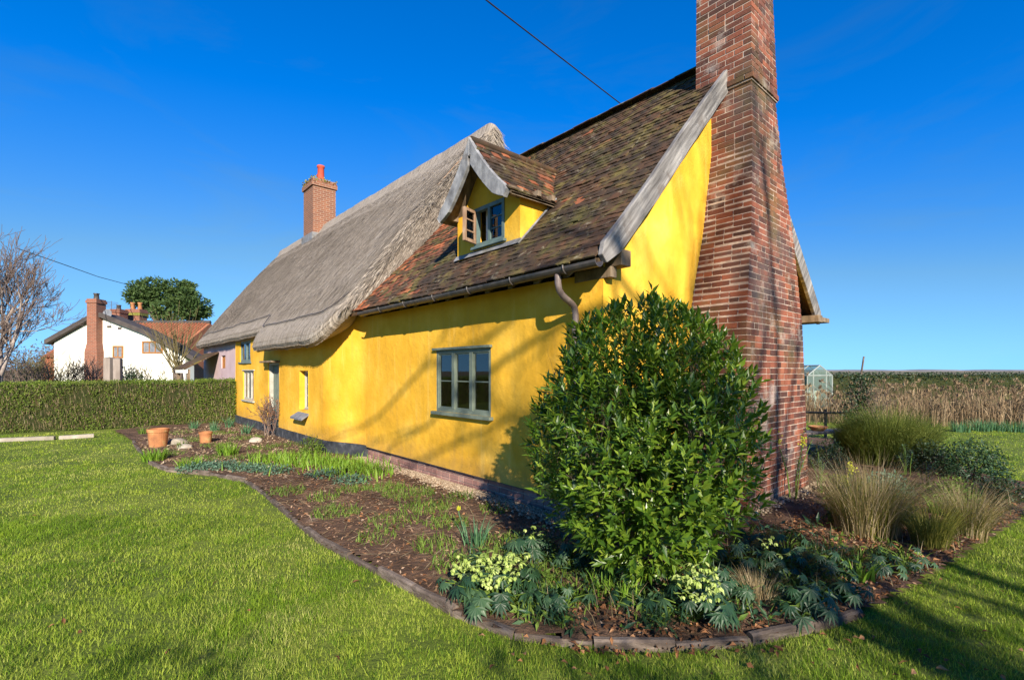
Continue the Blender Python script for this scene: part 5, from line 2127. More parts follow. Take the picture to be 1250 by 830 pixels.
# greenhouse
gb = at(1001, HY, 21.5)
gh = empty('greenhouse', (gb[0], 21.5, 0), 'small aluminium greenhouse seen beside the chimney edge', 'greenhouse', rz=R(14))
gw, gl, ge, gr = 1.35, 2.4, 1.45, 1.9
m_ = MB()
fr = [((-gw / 2, 0, 0), (-gw / 2, 0, ge)), ((gw / 2, 0, 0), (gw / 2, 0, ge)), ((-gw / 2, 0, ge), (0, 0, gr)), ((gw / 2, 0, ge), (0, 0, gr)), ((-gw / 2, 0, ge), (gw / 2, 0, ge)), ((-.35, 0, 0), (-.35, 0, ge + .25)), ((.35, 0, 0), (.35, 0, ge + .25))]
for y in (0, gl):
    for a, b in fr:
        m_.tube([(a[0], y, a[2]), (b[0], y, b[2])], .028, 4)
for y in np.linspace(0, gl, 5):
    for s_ in (-1, 1):
        m_.tube([(s_ * gw / 2, y, 0), (s_ * gw / 2, y, ge)], .022, 4)
        m_.tube([(s_ * gw / 2, y, ge), (0, y, gr)], .022, 4)
for (x, z) in ((-gw / 2, ge), (gw / 2, ge), (0, gr), (-gw / 2, .03), (gw / 2, .03)):
    m_.tube([(x, 0, z), (x, gl, z)], .03, 4)
m_.build('frame', M['alu'], gh)
for y in (.0, gl):
    for (a, b) in ((-gw / 2, -.35), (-.35, .35), (.35, gw / 2)):
        za, zb = ge + (gr - ge) * (1 - abs(a) * 2 / gw), ge + (gr - ge) * (1 - abs(b) * 2 / gw)
        m_ = MB()
        V = [(a, y, .03), (b, y, .03), (b, y, zb), (a, y, za)] if not (a < 0 < b) else [(a, y, .03), (b, y, .03), (b, y, zb), (0, y, gr), (a, y, za)]
        m_.add(V, [list(range(len(V)))])
        m_.build('pane', M['ghglass'], gh)
for s_ in (-1, 1):
    for q in range(4):
        ya, yb = gl * q / 4, gl * (q + 1) / 4
        MB().quad((s_ * gw / 2, ya, .03), (s_ * gw / 2, yb, .03), (s_ * gw / 2, yb, ge), (s_ * gw / 2, ya, ge)).build('pane', M['ghglass'], gh)
        MB().quad((s_ * gw / 2, ya, ge), (s_ * gw / 2, yb, ge), (0, yb, gr), (0, ya, gr)).build('pane', M['ghglass'], gh)
m_ = MB()
m_.box((-.3, .5, 0), (.5, 1.0, .75))
m_.build('staging', M['whitewash'], gh)

# dark climber on a leaning pole
cb_ = at(1047, HY, 11)
cl = empty('climbing_shrub', (cb_[0], 11, 0), 'dark leafy climber around a leaning pole before the reeds', 'shrub')
m_ = MB()
m_.tube([(-.1, 0, 0), (.02, 0, 1.2), (.14, 0, 1.98)], .018, 6)
m_.build('pole', M['bark'], cl)
parts = []
segs = []
for k in range(9):
    grow(segs, (rng.normal(0, .08), rng.normal(0, .08), 0), np.array([rng.normal(0, .25), rng.normal(0, .2), 1]), 1.0, .010, 0, 2, .35, .05, (5, 3), .5)
link('stems', tubes_mesh('stems', segs, lambda l: 4, .004), M['bark'], cl)
n_ = 1300
z = rng.uniform(.25, 1.6, n_)
core_ = rng.random(n_) < .55
xo = np.where(core_, rng.normal(0, .09, n_), rng.uniform(-.36, .36, n_))
Pq = np.stack([xo + .04, rng.normal(0, .12, n_), z], 1)
part_mesh('foliage', [leaves(Pq, rng.normal(0, 1, (n_, 3)), rng.normal(0, 1, (n_, 3)) + [0, -.6, .5], .055, .042)], 'dark_leaf', cl, 'stuff')
# rustic rail behind the chimney
m_ = MB()
pa, pb_ = at(975, 503, 12.5), at(1046, 504, 11.3)
m_.tube([pa, (pa + pb_) / 2 + [0, 0, -.01], pb_], .03, 6)
for p in (pb_, pa * .5 + pb_ * .5):
    m_.tube([(p[0], p[1] + .03, 0), (p[0], p[1] + .03, p[2] + .08)], .035, 6)
m_.build('wooden_rail', M['oak_dark'], label='low dark wooden rail between chimney and climber', cat='rail')
# bench plank with a bowl near the chimney
tb = at(1003, HY, 9.6)
t = empty('garden_bench', (tb[0], 9.6, 0), 'low grey plank bench half hidden behind the chimney', 'bench', rz=.35)
MB().box((-.8, -.16, .43), (.7, .16, .48)).build('seat', M['post'], t, bevel=.005)
for x in (-.6, .5):
    MB().box((x, -.13, 0), (x + .08, .13, .428)).build('leg', M['post'], t)
m_ = MB()
m_.lathe([(.0, .0), (.10, .0), (.17, .07), (.18, .09), (.16, .09), (.10, .03), (0, .03)], (tb[0] - .1, 9.56, .482), 18)
m_.build('terracotta_bowl', M['pot'], label='shallow terracotta bowl on the plank bench', cat='bowl', smooth=True)

# broom-like mound
mbp = np.array([6.55, 8.5])
br = empty('broom_shrub', (*mbp, .03), 'rounded olive-green broom shrub right of the chimney', 'shrub')
n_ = 7000
a = rng.uniform(0, 2 * math.pi, n_)
rr = .45 * np.sqrt(rng.random(n_))
Pq = np.stack([np.cos(a) * rr * 1.3, np.sin(a) * rr, rng.uniform(0, .25, n_)], 1)
hh = rng.uniform(.5, 1.02, n_) * (1.05 - .35 * rr / .45)
parts = [blades(Pq, a + rng.normal(0, .4, n_), hh, np.clip(.25 + .9 * rr + rng.normal(0, .12, n_), .05, .9), rng.uniform(.006, .012, n_), 4, curve=1.35)]
nn2 = 9000
i2 = rng.integers(0, n_, nn2)
f2 = rng.uniform(.45, 1, nn2)
V0 = parts[0][0].reshape(n_, 10, 3)
c2 = V0[i2, (f2 * 4).astype(int) * 2]
parts.append(leaves(c2, rng.normal(0, .6, (nn2, 3)) + [0, 0, .7], rng.normal(0, 1, (nn2, 3)), .05, .008))
part_mesh('shoots', parts, 'broom', br, 'stuff')
m_ = MB()
for k in range(7):
    a = k * .9
    m_.tube([(0, 0, -.05), (.2 * math.cos(a), .2 * math.sin(a), .2), (.45 * math.cos(a), .4 * math.sin(a), .5)], [.02, .014, .006], 5)
m_.build('stems', M['bark'], br)
# grey-green low shrub on the lawn edge
gs = gnd(1186, 588)
t = empty('grey_shrub', (gs[0], gs[1], 0), 'low grey-green shrub at the edge of the right-hand lawn', 'shrub')


def fn(n):
    g = unit(rng.normal(0, 1, (n, 3)))
    g[:, 2] = np.abs(g[:, 2])
    return g * rng.uniform(.55, 1.05, (n, 1)) * np.array([.46, .4, .58]) + [0, 0, .05], g


part_mesh('foliage', [leaf_cloud(2600, fn, .05, .022)], 'hellebore', t, 'stuff')
m_ = MB()
for k in range(6):
    a = k * 1.05
    m_.tube([(0, 0, -.05), (.12 * math.cos(a), .12 * math.sin(a), .18), (.25 * math.cos(a), .25 * math.sin(a), .4)], [.014, .01, .004], 5)
m_.build('stems', M['bark'], t)
for (px, py, w, h, mt_, nlv, lab) in ((1128, 575, .42, .5, 'dark_leaf', 2200, 'dark green rounded shrub between broom and grey shrub'), (1040, 560, .4, .55, 'weed', 1500, 'leafy green shrub at the foot of the climber'),
                                 (1012, 572, .3, .45, 'dark_leaf', 1200, 'small dark shrub just right of the chimney base'), (1165, 612, .3, .26, 'weed', 900, 'low green mound before the grey shrub'),
                                 (1215, 610, .35, .25, 'dark_leaf', 1000, 'low dark mound beside the right-hand path'), (1082, 604, .3, .3, 'euph', 900, 'low blue-green mound behind the largest sedge')):
    g = gnd(px, py, .03)
    t = empty('low_shrub', (g[0], g[1], .03), lab, 'shrub', group='low shrubs right of the chimney')

    def fn(n):
        gg = unit(rng.normal(0, 1, (n, 3)))
        gg[:, 2] = np.abs(gg[:, 2])
        return gg * rng.uniform(.5, 1.08, (n, 1)) * np.array([w, w * .85, h]), gg
    part_mesh('foliage', [leaf_cloud(nlv, fn, .055, .022)], mt_, t, 'stuff')
    m_ = MB()
    for k in range(5):
        m_.tube([(0, 0, -.03), (w * .3 * math.cos(k * 1.3), w * .3 * math.sin(k * 1.3), h * .4), (w * .6 * math.cos(k * 1.3), w * .6 * math.sin(k * 1.3), h * .8)], [.012, .008, .003], 4)
    m_.build('stems', M['bark'], t)
# daffodil clumps by the reeds
for i, (px, py, h) in enumerate(((1172, 527, .34), (1198, 526, .38), (1215, 526, .3), (1238, 527, .36), (1262, 528, .34))):
    g = gnd(px, py)
    blade_clump('daffodil_clump', (g[0], g[1], 0), 130, h, .3, .016, .25, 'daff', ('leftmost daffodil clump at the foot of the reeds', 'second daffodil clump from the left at the reeds', 'third daffodil clump from the left at the reeds', 'fourth daffodil clump from the left at the reeds', 'rightmost daffodil clump at the foot of the reeds')[i], 'plant', 'daffodil clumps by the reeds', rad=.22)
# ornamental sedges
g = gnd(1058, 655)
blade_clump('sedge_clump', (g[0], g[1], .03), 1100, .70, .3, .0055, .5, 'olive_grass', 'largest straw-tipped sedge clump beside the chimney', 'grass', 'sedge clumps', rad=.24, tip='tan_grass')
g = gnd(1135, 672)
blade_clump('sedge_clump', (g[0], g[1], .03), 700, .52, .3, .005, .55, 'olive_grass', 'olive sedge clump between two paler ones', 'grass', 'sedge clumps', rad=.13)
g = gnd(1182, 660)
blade_clump('sedge_clump', (g[0], g[1], .03), 620, .54, .3, .005, .55, 'olive_grass', 'tan-tipped sedge clump nearest the right lawn', 'grass', 'sedge clumps', rad=.12, tip='tan_grass')
g = gnd(925, 742)
blade_clump('dry_grass_tuft', (g[0], g[1], .03), 260, .26, .3, .005, .5, 'tan_grass', 'dry straw-coloured tuft at the bed edge below the chimney', 'grass', rad=.10)

# hellebores, spurges
for (px, py, s, nl, nf, lab) in (
        (605, 742, .30, 34, 55, 'hellebore with pale green flowers nearest the timber edging'),
        (566, 722, .20, 14, 26, 'small pale-flowered hellebore left of the largest one'),
        (846, 758, .28, 26, 55, 'pale-flowered hellebore below the laurel bush'),
        (652, 682, .26, 24, 8, 'dark hellebore at the left foot of the laurel'),
        (785, 745, .2, 14, 0, 'leafy dark hellebore left of the pale-flowered one below the laurel'),
        (942, 700, .24, 20, 10, 'hellebore with few flowers in front of the chimney base'),
        (890, 690, .26, 22, 0, 'flowerless dark hellebore under the right side of the laurel'),
        (985, 752, .24, 22, 0, 'dark green hellebore at the bottom right end of the timber'),
        (1005, 700, .22, 18, 0, 'dark hellebore among fallen leaves left of the big sedge'),
        (905, 735, .2, 14, 0, 'small dark hellebore beside the dry tuft'),
        (628, 722, .24, 20, 20, 'hellebore right behind the largest pale-flowered one'),
        (690, 745, .2, 14, 0, 'low dark hellebore left of the bare gap behind the timber'),
        (700, 690, .24, 18, 0, 'dark hellebore under the left skirt of the laurel'),
        (870, 725, .24, 18, 0, 'dark hellebore right behind the pale-flowered one below the laurel'),
        (915, 665, .22, 18, 0, 'dark hellebore at the chimney foot under the laurel'),
        (960, 680, .26, 22, 0, 'broad dark hellebore in front of the chimney corner'),
        (965, 730, .24, 20, 0, 'dark hellebore right of the dry tuft'),
        (1030, 735, .22, 18, 0, 'dark hellebore at the lawn edge past the timber end'),
        (1070, 700, .2, 16, 0, 'small hellebore right of the broad-leaved green plant'),
        (1105, 690, .2, 16, 0, 'small hellebore below the olive sedge')):
    g = gnd(px, py, .03)
    hellebore(g, s, nl, lab, nf)
for (px, py, h, ns, hd, lab) in ((968, 612, .78, 5, True, 'spurge with three lime heads against the chimney'), (1002, 600, .62, 4, False, 'tall leaning spurge just right of the chimney'),
                                 (1030, 618, .40, 6, True, 'low lime-topped spurge left of the big sedge'), (1108, 582, .5, 6, False, 'blue-green spurge below the broom shrub'),
                                 (1130, 600, .4, 5, False, 'short blue-green spurge right of the big sedge'), (1015, 640, .25, 6, False, 'small blue-green spurge at the chimney foot')):
    g = gnd(px, py, .03)
    euphorbia(g, h, ns, lab, hd)
# strap-leaved bulbs
for (px, py, n_, h, wd, mt_, lab) in (
        (580, 668, 60, .30, .012, 'daff', 'daffodil clump with one yellow bud in the bare bed'),
        (1150, 630, 60, .26, .018, 'fresh', 'bright green bulb clump between sedge and grey shrub'),
        (1050, 708, 26, .2, .035, 'fresh', 'broad-leaved green plant among the fallen leaves'),
        (700, 735, 40, .18, .016, 'fresh', 'small bright green clump behind the bottom timber'),
        (765, 735, 40, .22, .018, 'fresh', 'upright green clump under the laurel front'),
        (735, 725, 30, .2, .02, 'fresh', 'pale green shoot cluster under the laurel'),
        (188, 562, 120, .26, .022, 'fresh', 'bright green clump inside the far bend of the edging'),
        (230, 572, 110, .22, .02, 'fresh', 'green clump along the far edging, left of the grey-green mats'),
        (278, 556, 140, .28, .022, 'fresh', 'round bright green clump in the middle of the far bed'),
        (222, 548, 60, .2, .02, 'weed', 'dull green clump right of the large pot'),
        (175, 530, 50, .25, .02, 'weed', 'green clump left of the large pot'),
        (300, 530, 60, .34, .018, 'daff', 'daffodil leaves near the yellow wall corner'),
        (262, 527, 60, .34, .018, 'daff', 'daffodil leaves behind the small pot'),
        (280, 522, 60, .36, .018, 'daff', 'daffodil leaves before the hedge end'),
        (236, 524, 50, .3, .018, 'daff', 'daffodil leaves between the two pots')):
    g = gnd(px, py, .03)
    blade_clump('bulb_clump', g, n_, h, .2, wd, .38, mt_, lab, 'plant', 'leafy clumps in the flower bed', rad=.10 if n_ < 100 else .18)
g = gnd(566, 660, .03)
m_ = MB()
m_.tube([(g[0], g[1], 0), (g[0] - .02, g[1], .2), (g[0] - .05, g[1] - .02, .33)], .005, 5)
t = m_.build('daffodil_flower', M['daff'], label='single yellow daffodil bud above the bare bed', cat='flower')
part_mesh('petals', [leaves(np.tile(np.array([g[0] - .05, g[1] - .02, .32]), (8, 1)), np.stack([np.cos(np.arange(8) * .8) * .4, np.sin(np.arange(8) * .8) * .4, np.ones(8)], 1), rng.normal(0, 1, (8, 3)), .055, .03)], 'lime', t)

# row of fresh shoots along the cottage front (day-lily ribbon)
n_ = 1250
f = rng.random(n_)
c0, c1, c2 = gnd(318, 566), gnd(395, 570), gnd(462, 584)
ctr = np.where((f < .5)[:, None], c0 + (c1 - c0) * (f * 2)[:, None], c1 + (c2 - c1) * (f * 2 - 1)[:, None])
Pq = ctr + np.stack([rng.normal(0, .2, n_), rng.normal(0, .3, n_), np.full(n_, .04)], 1)
part_mesh('shoot_ribbon', [blades(Pq, rng.uniform(0, 6.28, n_), rng.uniform(.06, .24, n_), rng.uniform(.15, .6, n_), .022, 3)], 'fresh', None, 'stuff', label='ribbon of fresh green shoots along the cottage front', cat='plants')
# grey-green mats near the far edging
n_ = 3600
ck = [(240, 574), (258, 572), (278, 572), (298, 574), (316, 576), (335, 578), (430, 590), (395, 582)]
parts = []
for (px, py) in ck:
    g = gnd(px, py, .03)
    q = n_ // len(ck)

    def fn(n):
        gg = unit(rng.normal(0, 1, (n, 3)))
        gg[:, 2] = np.abs(gg[:, 2])
        return gg * rng.uniform(.4, 1.05, (n, 1)) * np.array([.3, .28, .13]) + g, gg
    parts.append(leaf_cloud(q, fn, .045, .02))
part_mesh('ground_cover', parts, 'euph', None, 'stuff', label='low blue-green mats behind the far edging', cat='plants')

# reddish twiggy shrub at the cottage front
g = gnd(332, 533, .03)
ts = empty('twiggy_shrub', (g[0], g[1], .02), 'leafless reddish-brown shrub against the yellow wall by the door', 'shrub')
segs = []
for k in range(16):
    a = rng.uniform(0, 2 * math.pi)
    grow(segs, (rng.normal(0, .08), rng.normal(0, .05), -.05), np.array([math.cos(a) * .42, math.sin(a) * .2, 1]), .62, .012, 0, 2, .28, .08, (4, 3), .6)
segs = [s for s in segs if to_house(s[0][-1][0] + g[0], s[0][-1][1] + g[1])[1] < Y_T - .06]
link('stems', tubes_mesh('stems', segs, lambda l: 4, .004), M['twig_red'], ts)
tips = np.concatenate([s[0][2:] for s in segs])
tips = tips[rng.integers(0, len(tips), 900)] + rng.normal(0, .015, (900, 3))
part_mesh('dry_leaves', [leaves(tips, rng.normal(0, 1, (900, 3)), rng.normal(0, 1, (900, 3)), .035, .02)], 'bud', ts, 'stuff')
g = gnd(380, 556, .03)
t = empty('wall_shrub', tuple(g), 'small dark green shrub at the tarred plinth', 'shrub')


def fn(n):
    gg = unit(rng.normal(0, 1, (n, 3)))
    gg[:, 2] = np.abs(gg[:, 2])
    return gg * rng.uniform(.5, 1, (n, 1)) * np.array([.26, .16, .4]), gg


part_mesh('foliage', [leaf_cloud(900, fn, .045, .02)], 'weed', t, 'stuff')
m_ = MB()
for k in range(5):
    m_.tube([(0, 0, -.03), (.06 * math.cos(k * 1.3), .04 * math.sin(k * 1.3), .2), (.13 * math.cos(k * 1.3), .08 * math.sin(k * 1.3), .42)], [.008, .006, .003], 4)
m_.build('stems', M['bark'], t)

# terracotta pots, stones
for (px, py, r_, h, lab) in ((193, 546, .20, .40, 'large weathered terracotta pot in the far bed'), (251, 541, .135, .26, 'smaller terracotta pot right of the large one')):
    g = gnd(px, py, .03)
    t = empty('terracotta_pot', (g[0], g[1], .03), lab, 'pot', group='terracotta pots')
    m_ = MB()
    m_.lathe([(0, 0), (r_ * .78, 0), (r_ * .92, h * .8), (r_ * .92, h * .82), (r_, h * .83), (r_ * 1.02, h), (r_ * .9, h), (r_ * .86, h * .85), (0, h * .84)], (0, 0, 0), 28)
    m_.build('body', M['pot'], t, smooth=False)
    MB().lathe([(0, h * .86), (r_ * .86, h * .86)], (0, 0, 0), 20).build('compost', M['soil'], t)
for (px, py, s, lab) in ((216, 543, .2, 'pale flat stone right of the large pot'), (226, 548, .15, 'small pale stone in front of the flat one'), (312, 540, .16, 'grey stone near the door shrub')):
    g = gnd(px, py, .03)
    import bmesh
    bm = bmesh.new()
    bmesh.ops.create_icosphere(bm, subdivisions=2, radius=1)
    for v in bm.verts:
        v.co *= 1 + .25 * mnoise.noise(v.co * 1.3 + Vector((px, 0, 0)))
        v.co.x *= s
        v.co.y *= s * .8
        v.co.z *= s * .5
    me = bpy.data.meshes.new('stone')
    bm.to_mesh(me)
    bm.free()
    link('stone', me, M['stone'], loc=(g[0], g[1], .03 + s * .25), label=lab, cat='stone', group='stones in the bed')

# ------------------------------------------------------------------ litter, gravel, weeds, grass
def scatter_bed(n, polypx, z=.06):
    P = np.array(P2(polypx))
    lo, hi = P.min(0), P.max(0)
    X = rng.uniform(lo[0], hi[0], n)
    Y = rng.uniform(lo[1], hi[1], n)
    k = inpoly(X, Y, P) & inpoly(X, Y, BED) & ~house_mask(X, Y, .02)
    X, Y = X[k], Y[k]
    return np.stack([X, Y, soil_z(X, Y) + z - .05], 1)


# wood chips over the near bed
P = scatter_bed(46000, [(300, 589), (345, 560), (460, 556), (650, 620), (930, 640), (1000, 600), (1180, 600), (1240, 640), (1100, 730), (940, 782), (700, 790), (500, 718), (400, 668), (322, 603)], .052)
n_ = len(P)
a = rng.uniform(0, 6.28, n_)
D = np.stack([np.cos(a), np.sin(a), rng.normal(0, .3, n_)], 1)
part_mesh('wood_chips', [leaves(P, D, np.tile([0, 0, 1.0], (n_, 1)) + rng.normal(0, .45, (n_, 3)), rng.uniform(.02, .07, n_), rng.uniform(.008, .02, n_), .1)], 'chips', None, 'stuff', label='brown wood chip mulch over the flower bed', cat='mulch')
P = scatter_bed(16000, [(165, 541), (184, 567), (255, 580), (345, 590), (460, 575), (345, 530), (290, 520), (200, 525)], .052)
n_ = len(P)
a = rng.uniform(0, 6.28, n_)
part_mesh('bed_litter', [leaves(P, np.stack([np.cos(a), np.sin(a), rng.normal(.2, .3, n_)], 1), np.tile([0, 0, 1.0], (n_, 1)) + rng.normal(0, .5, (n_, 3)), rng.uniform(.03, .10, n_), rng.uniform(.01, .03, n_), .1)], 'litter', None, 'stuff', label='tan litter and dead stems over the far bed', cat='litter')
# dry grass stalks and sticks
P = scatter_bed(1500, [(300, 589), (345, 575), (460, 580), (640, 640), (560, 740), (400, 668)], .06)
n_ = len(P)
a = rng.uniform(0, 6.28, n_)
part_mesh('dry_stalks', [leaves(P, np.stack([np.cos(a), np.sin(a), rng.normal(.05, .1, n_)], 1), np.tile([0, 0, 1.0], (n_, 1)), rng.uniform(.1, .32, n_), .007)], 'tan_grass', None, 'stuff', label='pale dry stalks lying on the mulch', cat='stalks')
# fallen leaves, thick on the right of the bed
Pa = scatter_bed(9000, [(700, 720), (900, 690), (990, 620), (1110, 610), (1240, 600), (1250, 640), (1110, 735), (940, 790), (820, 800), (700, 795)], .065)
Pb = scatter_bed(900, [(300, 589), (460, 560), (700, 650), (700, 790), (500, 718)], .06)
gl_ = []
for (x0, y0, x1, y1, n_) in ((950, 700, 1250, 825, 40), (560, 770, 960, 825, 25), (20, 560, 480, 820, 14), (700, 785, 960, 800, 70)):
    for _ in range(n_):
        gl_.append(gnd(rng.uniform(x0, x1), rng.uniform(y0, y1), .035))
Pc = np.array(gl_)
kb = ~inpoly(Pc[:, 0], Pc[:, 1], BED)
P = np.concatenate([Pa, Pb, Pc[kb]])
n_ = len(P)
a = rng.uniform(0, 6.28, n_)
part_mesh('fallen_leaves', [leaves(P, np.stack([np.cos(a), np.sin(a), rng.normal(.1, .35, n_)], 1), np.tile([0, 0, 1.0], (n_, 1)) + rng.normal(0, .5, (n_, 3)), rng.uniform(.022, .06, n_), rng.uniform(.014, .032, n_), .35, .15)], 'dead_leaf', None, 'stuff', label='orange-brown fallen leaves on bed and lawn', cat='leaves')
# gravel strip at the wall foot
n_ = 9000
xl_ = rng.uniform(-6.3, -.7, n_)
yl_ = Y_F - np.abs(rng.normal(0, .12, n_)) - .01
X = HOUSE[0] + EU[0] * xl_ + EV[0] * yl_
Y = HOUSE[1] + EU[1] * xl_ + EV[1] * yl_
xl2 = .02 + np.abs(rng.normal(0, .07, 700))
yl2 = rng.uniform(-.1, 2.2, 700)
X = np.concatenate([X, HOUSE[0] + EU[0] * xl2 + EV[0] * yl2])
Y = np.concatenate([Y, HOUSE[1] + EU[1] * xl2 + EV[1] * yl2])
n_ = len(X)
ov = np.array([(1, 0, 0), (-1, 0, 0), (0, 1, 0), (0, -1, 0), (0, 0, 1), (0, 0, -1)], float)
of = np.array([(0, 2, 4), (2, 1, 4), (1, 3, 4), (3, 0, 4), (2, 0, 5), (1, 2, 5), (3, 1, 5), (0, 3, 5)])
sz = rng.uniform(.008, .024, (n_, 3)) * np.array([1, 1, .7])
gm = mats_of(np.stack([X, Y, soil_z(X, Y) + .012], 1), sz, rng.uniform(0, 6.28, n_))
V, F = stamp(ov, of, gm)
link('gravel', mesh_np('gravel', V, [F], np.repeat(rng.random(n_), 6)), M['gravel'], kind='stuff', label='tan gravel strip along the foot of the wall', cat='gravel')
# tangled low undergrowth round the laurel and the right-hand bed
for (poly, n_, mt_, lo, hi, nm_, lab) in (
        ([(560, 690), (700, 660), (900, 660), (1010, 640), (1040, 700), (1000, 765), (880, 785), (700, 785), (570, 755)], 5200, 'hellebore', .05, .17, 'undergrowth', 'dark tangled undergrowth round the laurel foot'),
        ([(560, 690), (720, 680), (900, 690), (1060, 690), (1000, 765), (700, 785), (570, 755)], 3000, 'weed', .03, .13, 'green_tangle', 'mid-green tangle of low growth along the timber edging'),
        ([(1000, 580), (1240, 590), (1240, 640), (1110, 720), (1010, 700)], 2600, 'weed', .03, .12, 'right_bed_growth', 'low green growth between the sedges'),
        ([(600, 700), (960, 650), (1240, 600), (1240, 640), (1060, 745), (880, 780), (700, 780)], 1500, 'tan_grass', .08, .26, 'dry_stems', 'dry upright dead stems among the bed plants')):
    P = scatter_bed(n_, poly, .045)
    cl_ = np.array([mnoise.noise(Vector((a * 2.6, b * 2.6, len(nm_)))) for a, b in P[:, :2]])
    P = P[cl_ + rng.normal(0, .15, len(P)) > -.05]
    k = len(P)
    if mt_ == 'tan_grass':
        pr_ = [blades(P, rng.uniform(0, 6.28, k), rng.uniform(lo, hi, k), np.clip(rng.normal(.4, .3, k), .02, .95), .005, 3)]
    else:
        P[:, 2] += rng.uniform(0, hi * .6, k)
        pr_ = [leaves(P, np.stack([rng.normal(0, 1, k), rng.normal(-.2, 1, k), rng.uniform(-.3, .9, k)], 1), rng.normal(0, .6, (k, 3)) + [0, -.2, 1], rng.uniform(lo * .7, hi * .75, k), rng.uniform(.012, .032, k), .15, .15),
               blades(P - [0, 0, .05], rng.uniform(0, 6.28, k), rng.uniform(lo, hi, k), rng.uniform(.3, .9, k), .009, 3)]
    part_mesh(nm_, pr_, mt_, None, 'stuff', label=lab, cat='plants')
# weeds through the mulch
parts = []
for (px, py, rad, q) in ((205, 556, .3, 200), (250, 562, .35, 260), (300, 560, .35, 220), (320, 548, .3, 160), (265, 545, .35, 200), (235, 538, .4, 260), (300, 536, .4, 220), (270, 530, .4, 260), (215, 530, .4, 200), (350, 545, .3, 140), (410, 628, .28, 240), (500, 605, .35, 420), (470, 598, .25, 260), (520, 622, .3, 300), (545, 642, .25, 240), (460, 660, .2, 110), (430, 600, .2, 160), (350, 602, .25, 200), (560, 690, .25, 200), (620, 670, .3, 420),
                         (690, 700, .3, 420), (660, 735, .2, 200), (740, 700, .3, 300), (880, 740, .2, 160), (970, 700, .3, 260), (1010, 680, .3, 260), (1080, 690, .25, 200), (560, 610, .2, 150), (600, 625, .2, 120), (480, 640, .3, 160), (530, 668, .22, 160), (395, 610, .2, 120)):
    g = gnd(px, py, .03)
    a = rng.uniform(0, 6.28, q)
    rr = rad * np.sqrt(rng.random(q))
    Pq = np.stack([g[0] + np.cos(a) * rr, g[1] + np.sin(a) * rr, np.full(q, .045)], 1)
    parts.append(blades(Pq, rng.uniform(0, 6.28, q), rng.uniform(.03, .11, q), rng.uniform(.2, .9, q), rng.uniform(.006, .016, q), 3))
part_mesh('weeds', parts, 'weed', None, 'stuff', label='green weeds and seedlings through the mulch', cat='weeds')

# lawn grass
def lawn_pts(d0, d1, dens):
    area = (d1 ** 2 - d0 ** 2) / 2 * 2.85
    n = int(area * dens)
    d = np.sqrt(rng.uniform(d0 ** 2, d1 ** 2, n))
    x = d * rng.uniform(-1.3, 1.55, n)
    k = ~inpoly(x, d, BED) & ~house_mask(x, d, .1)
    hd = np.array([-13.6, 12.75]), np.array([-8.75, 15.35])
    t_ = unit(hd[1] - hd[0])
    side = (x - hd[0][0]) * -t_[1] + (d - hd[0][1]) * t_[0]
    k &= ~((side > -.5) & (x < 0))
    return x[k], d[k]


parts = []
for (d0, d1, dens, h, w) in ((2.2, 3.6, 11000, .034, .0030), (3.6, 5.5, 6200, .032, .0042), (5.5, 8.5, 2400, .030, .006), (8.5, 15.5, 700, .028, .010)):
    x, d = lawn_pts(d0, d1, dens)
    n_ = len(x)
    patch = np.array([mnoise.noise(Vector((a * .9, b * .9, 0))) + .6 * mnoise.noise(Vector((a * 3.1, b * 3.1, 4))) for a, b in zip(x, d)])
    fine = np.array([mnoise.noise(Vector((a * 7, b * 7, 2))) for a, b in zip(x, d)])
    kp_ = rng.random(n_) < np.clip(.82 + .9 * fine + .35 * patch, .18, 1)
    x, d, patch, fine = x[kp_], d[kp_], patch[kp_], fine[kp_]
    n_ = len(x)
    hh = h * rng.uniform(.5, 1.3, n_) * (1 + .35 * patch + .5 * fine)
    dry = np.array([mnoise.noise(Vector((a * 2.2, b * 2.2, 9))) for a, b in zip(x, d)])
    rn = np.clip(rng.beta(2, 3.0, n_) * .78 + .44 * patch + .22 * fine + np.where((dry > .25) & (rng.random(n_) < .4), .45, 0), 0, .99)
    parts.append(blades(np.stack([x, d, np.full(n_, -.002)], 1), rng.uniform(0, 6.28, n_), hh, np.clip(rng.normal(.55, .25, n_), .05, .95), w * rng.uniform(.7, 1.4, n_), 2, rnd=rn))
# coarse darker tufts and lanes
for (d0, d1, nt2) in ((2.3, 4.5, 260), (4.5, 9, 420), (9, 14, 260)):
    x, d = lawn_pts(d0, d1, nt2 / ((d1 ** 2 - d0 ** 2) * 1.15))
    for a, b in zip(x, d):
        q = int(rng.integers(14, 34))
        rr = rng.uniform(.02, .07)
        pa_ = np.stack([a + rng.normal(0, rr, q), b + rng.normal(0, rr, q), np.full(q, -.002)], 1)
        parts.append(blades(pa_, rng.uniform(0, 6.28, q), rng.uniform(.03, .07, q), rng.uniform(.3, .95, q), max(.0045, b * .0009), 2, rnd=np.full(q, rng.choice([.02, .12, .2, .75])) + rng.uniform(0, .15, q)))
part_mesh('lawn_grass', parts, 'grass', None, 'stuff', label='short mown sunlit lawn grass', cat='grass')

# ------------------------------------------------------------------ bare garden trees behind the viewpoint, whose shadows fall into the picture
rng = np.random.default_rng(41)
hs_ = np.array([math.sin(SUN_AZ), math.cos(SUN_AZ)])


def tree_for(px_world, k):
    return np.array(px_world) + hs_ * k


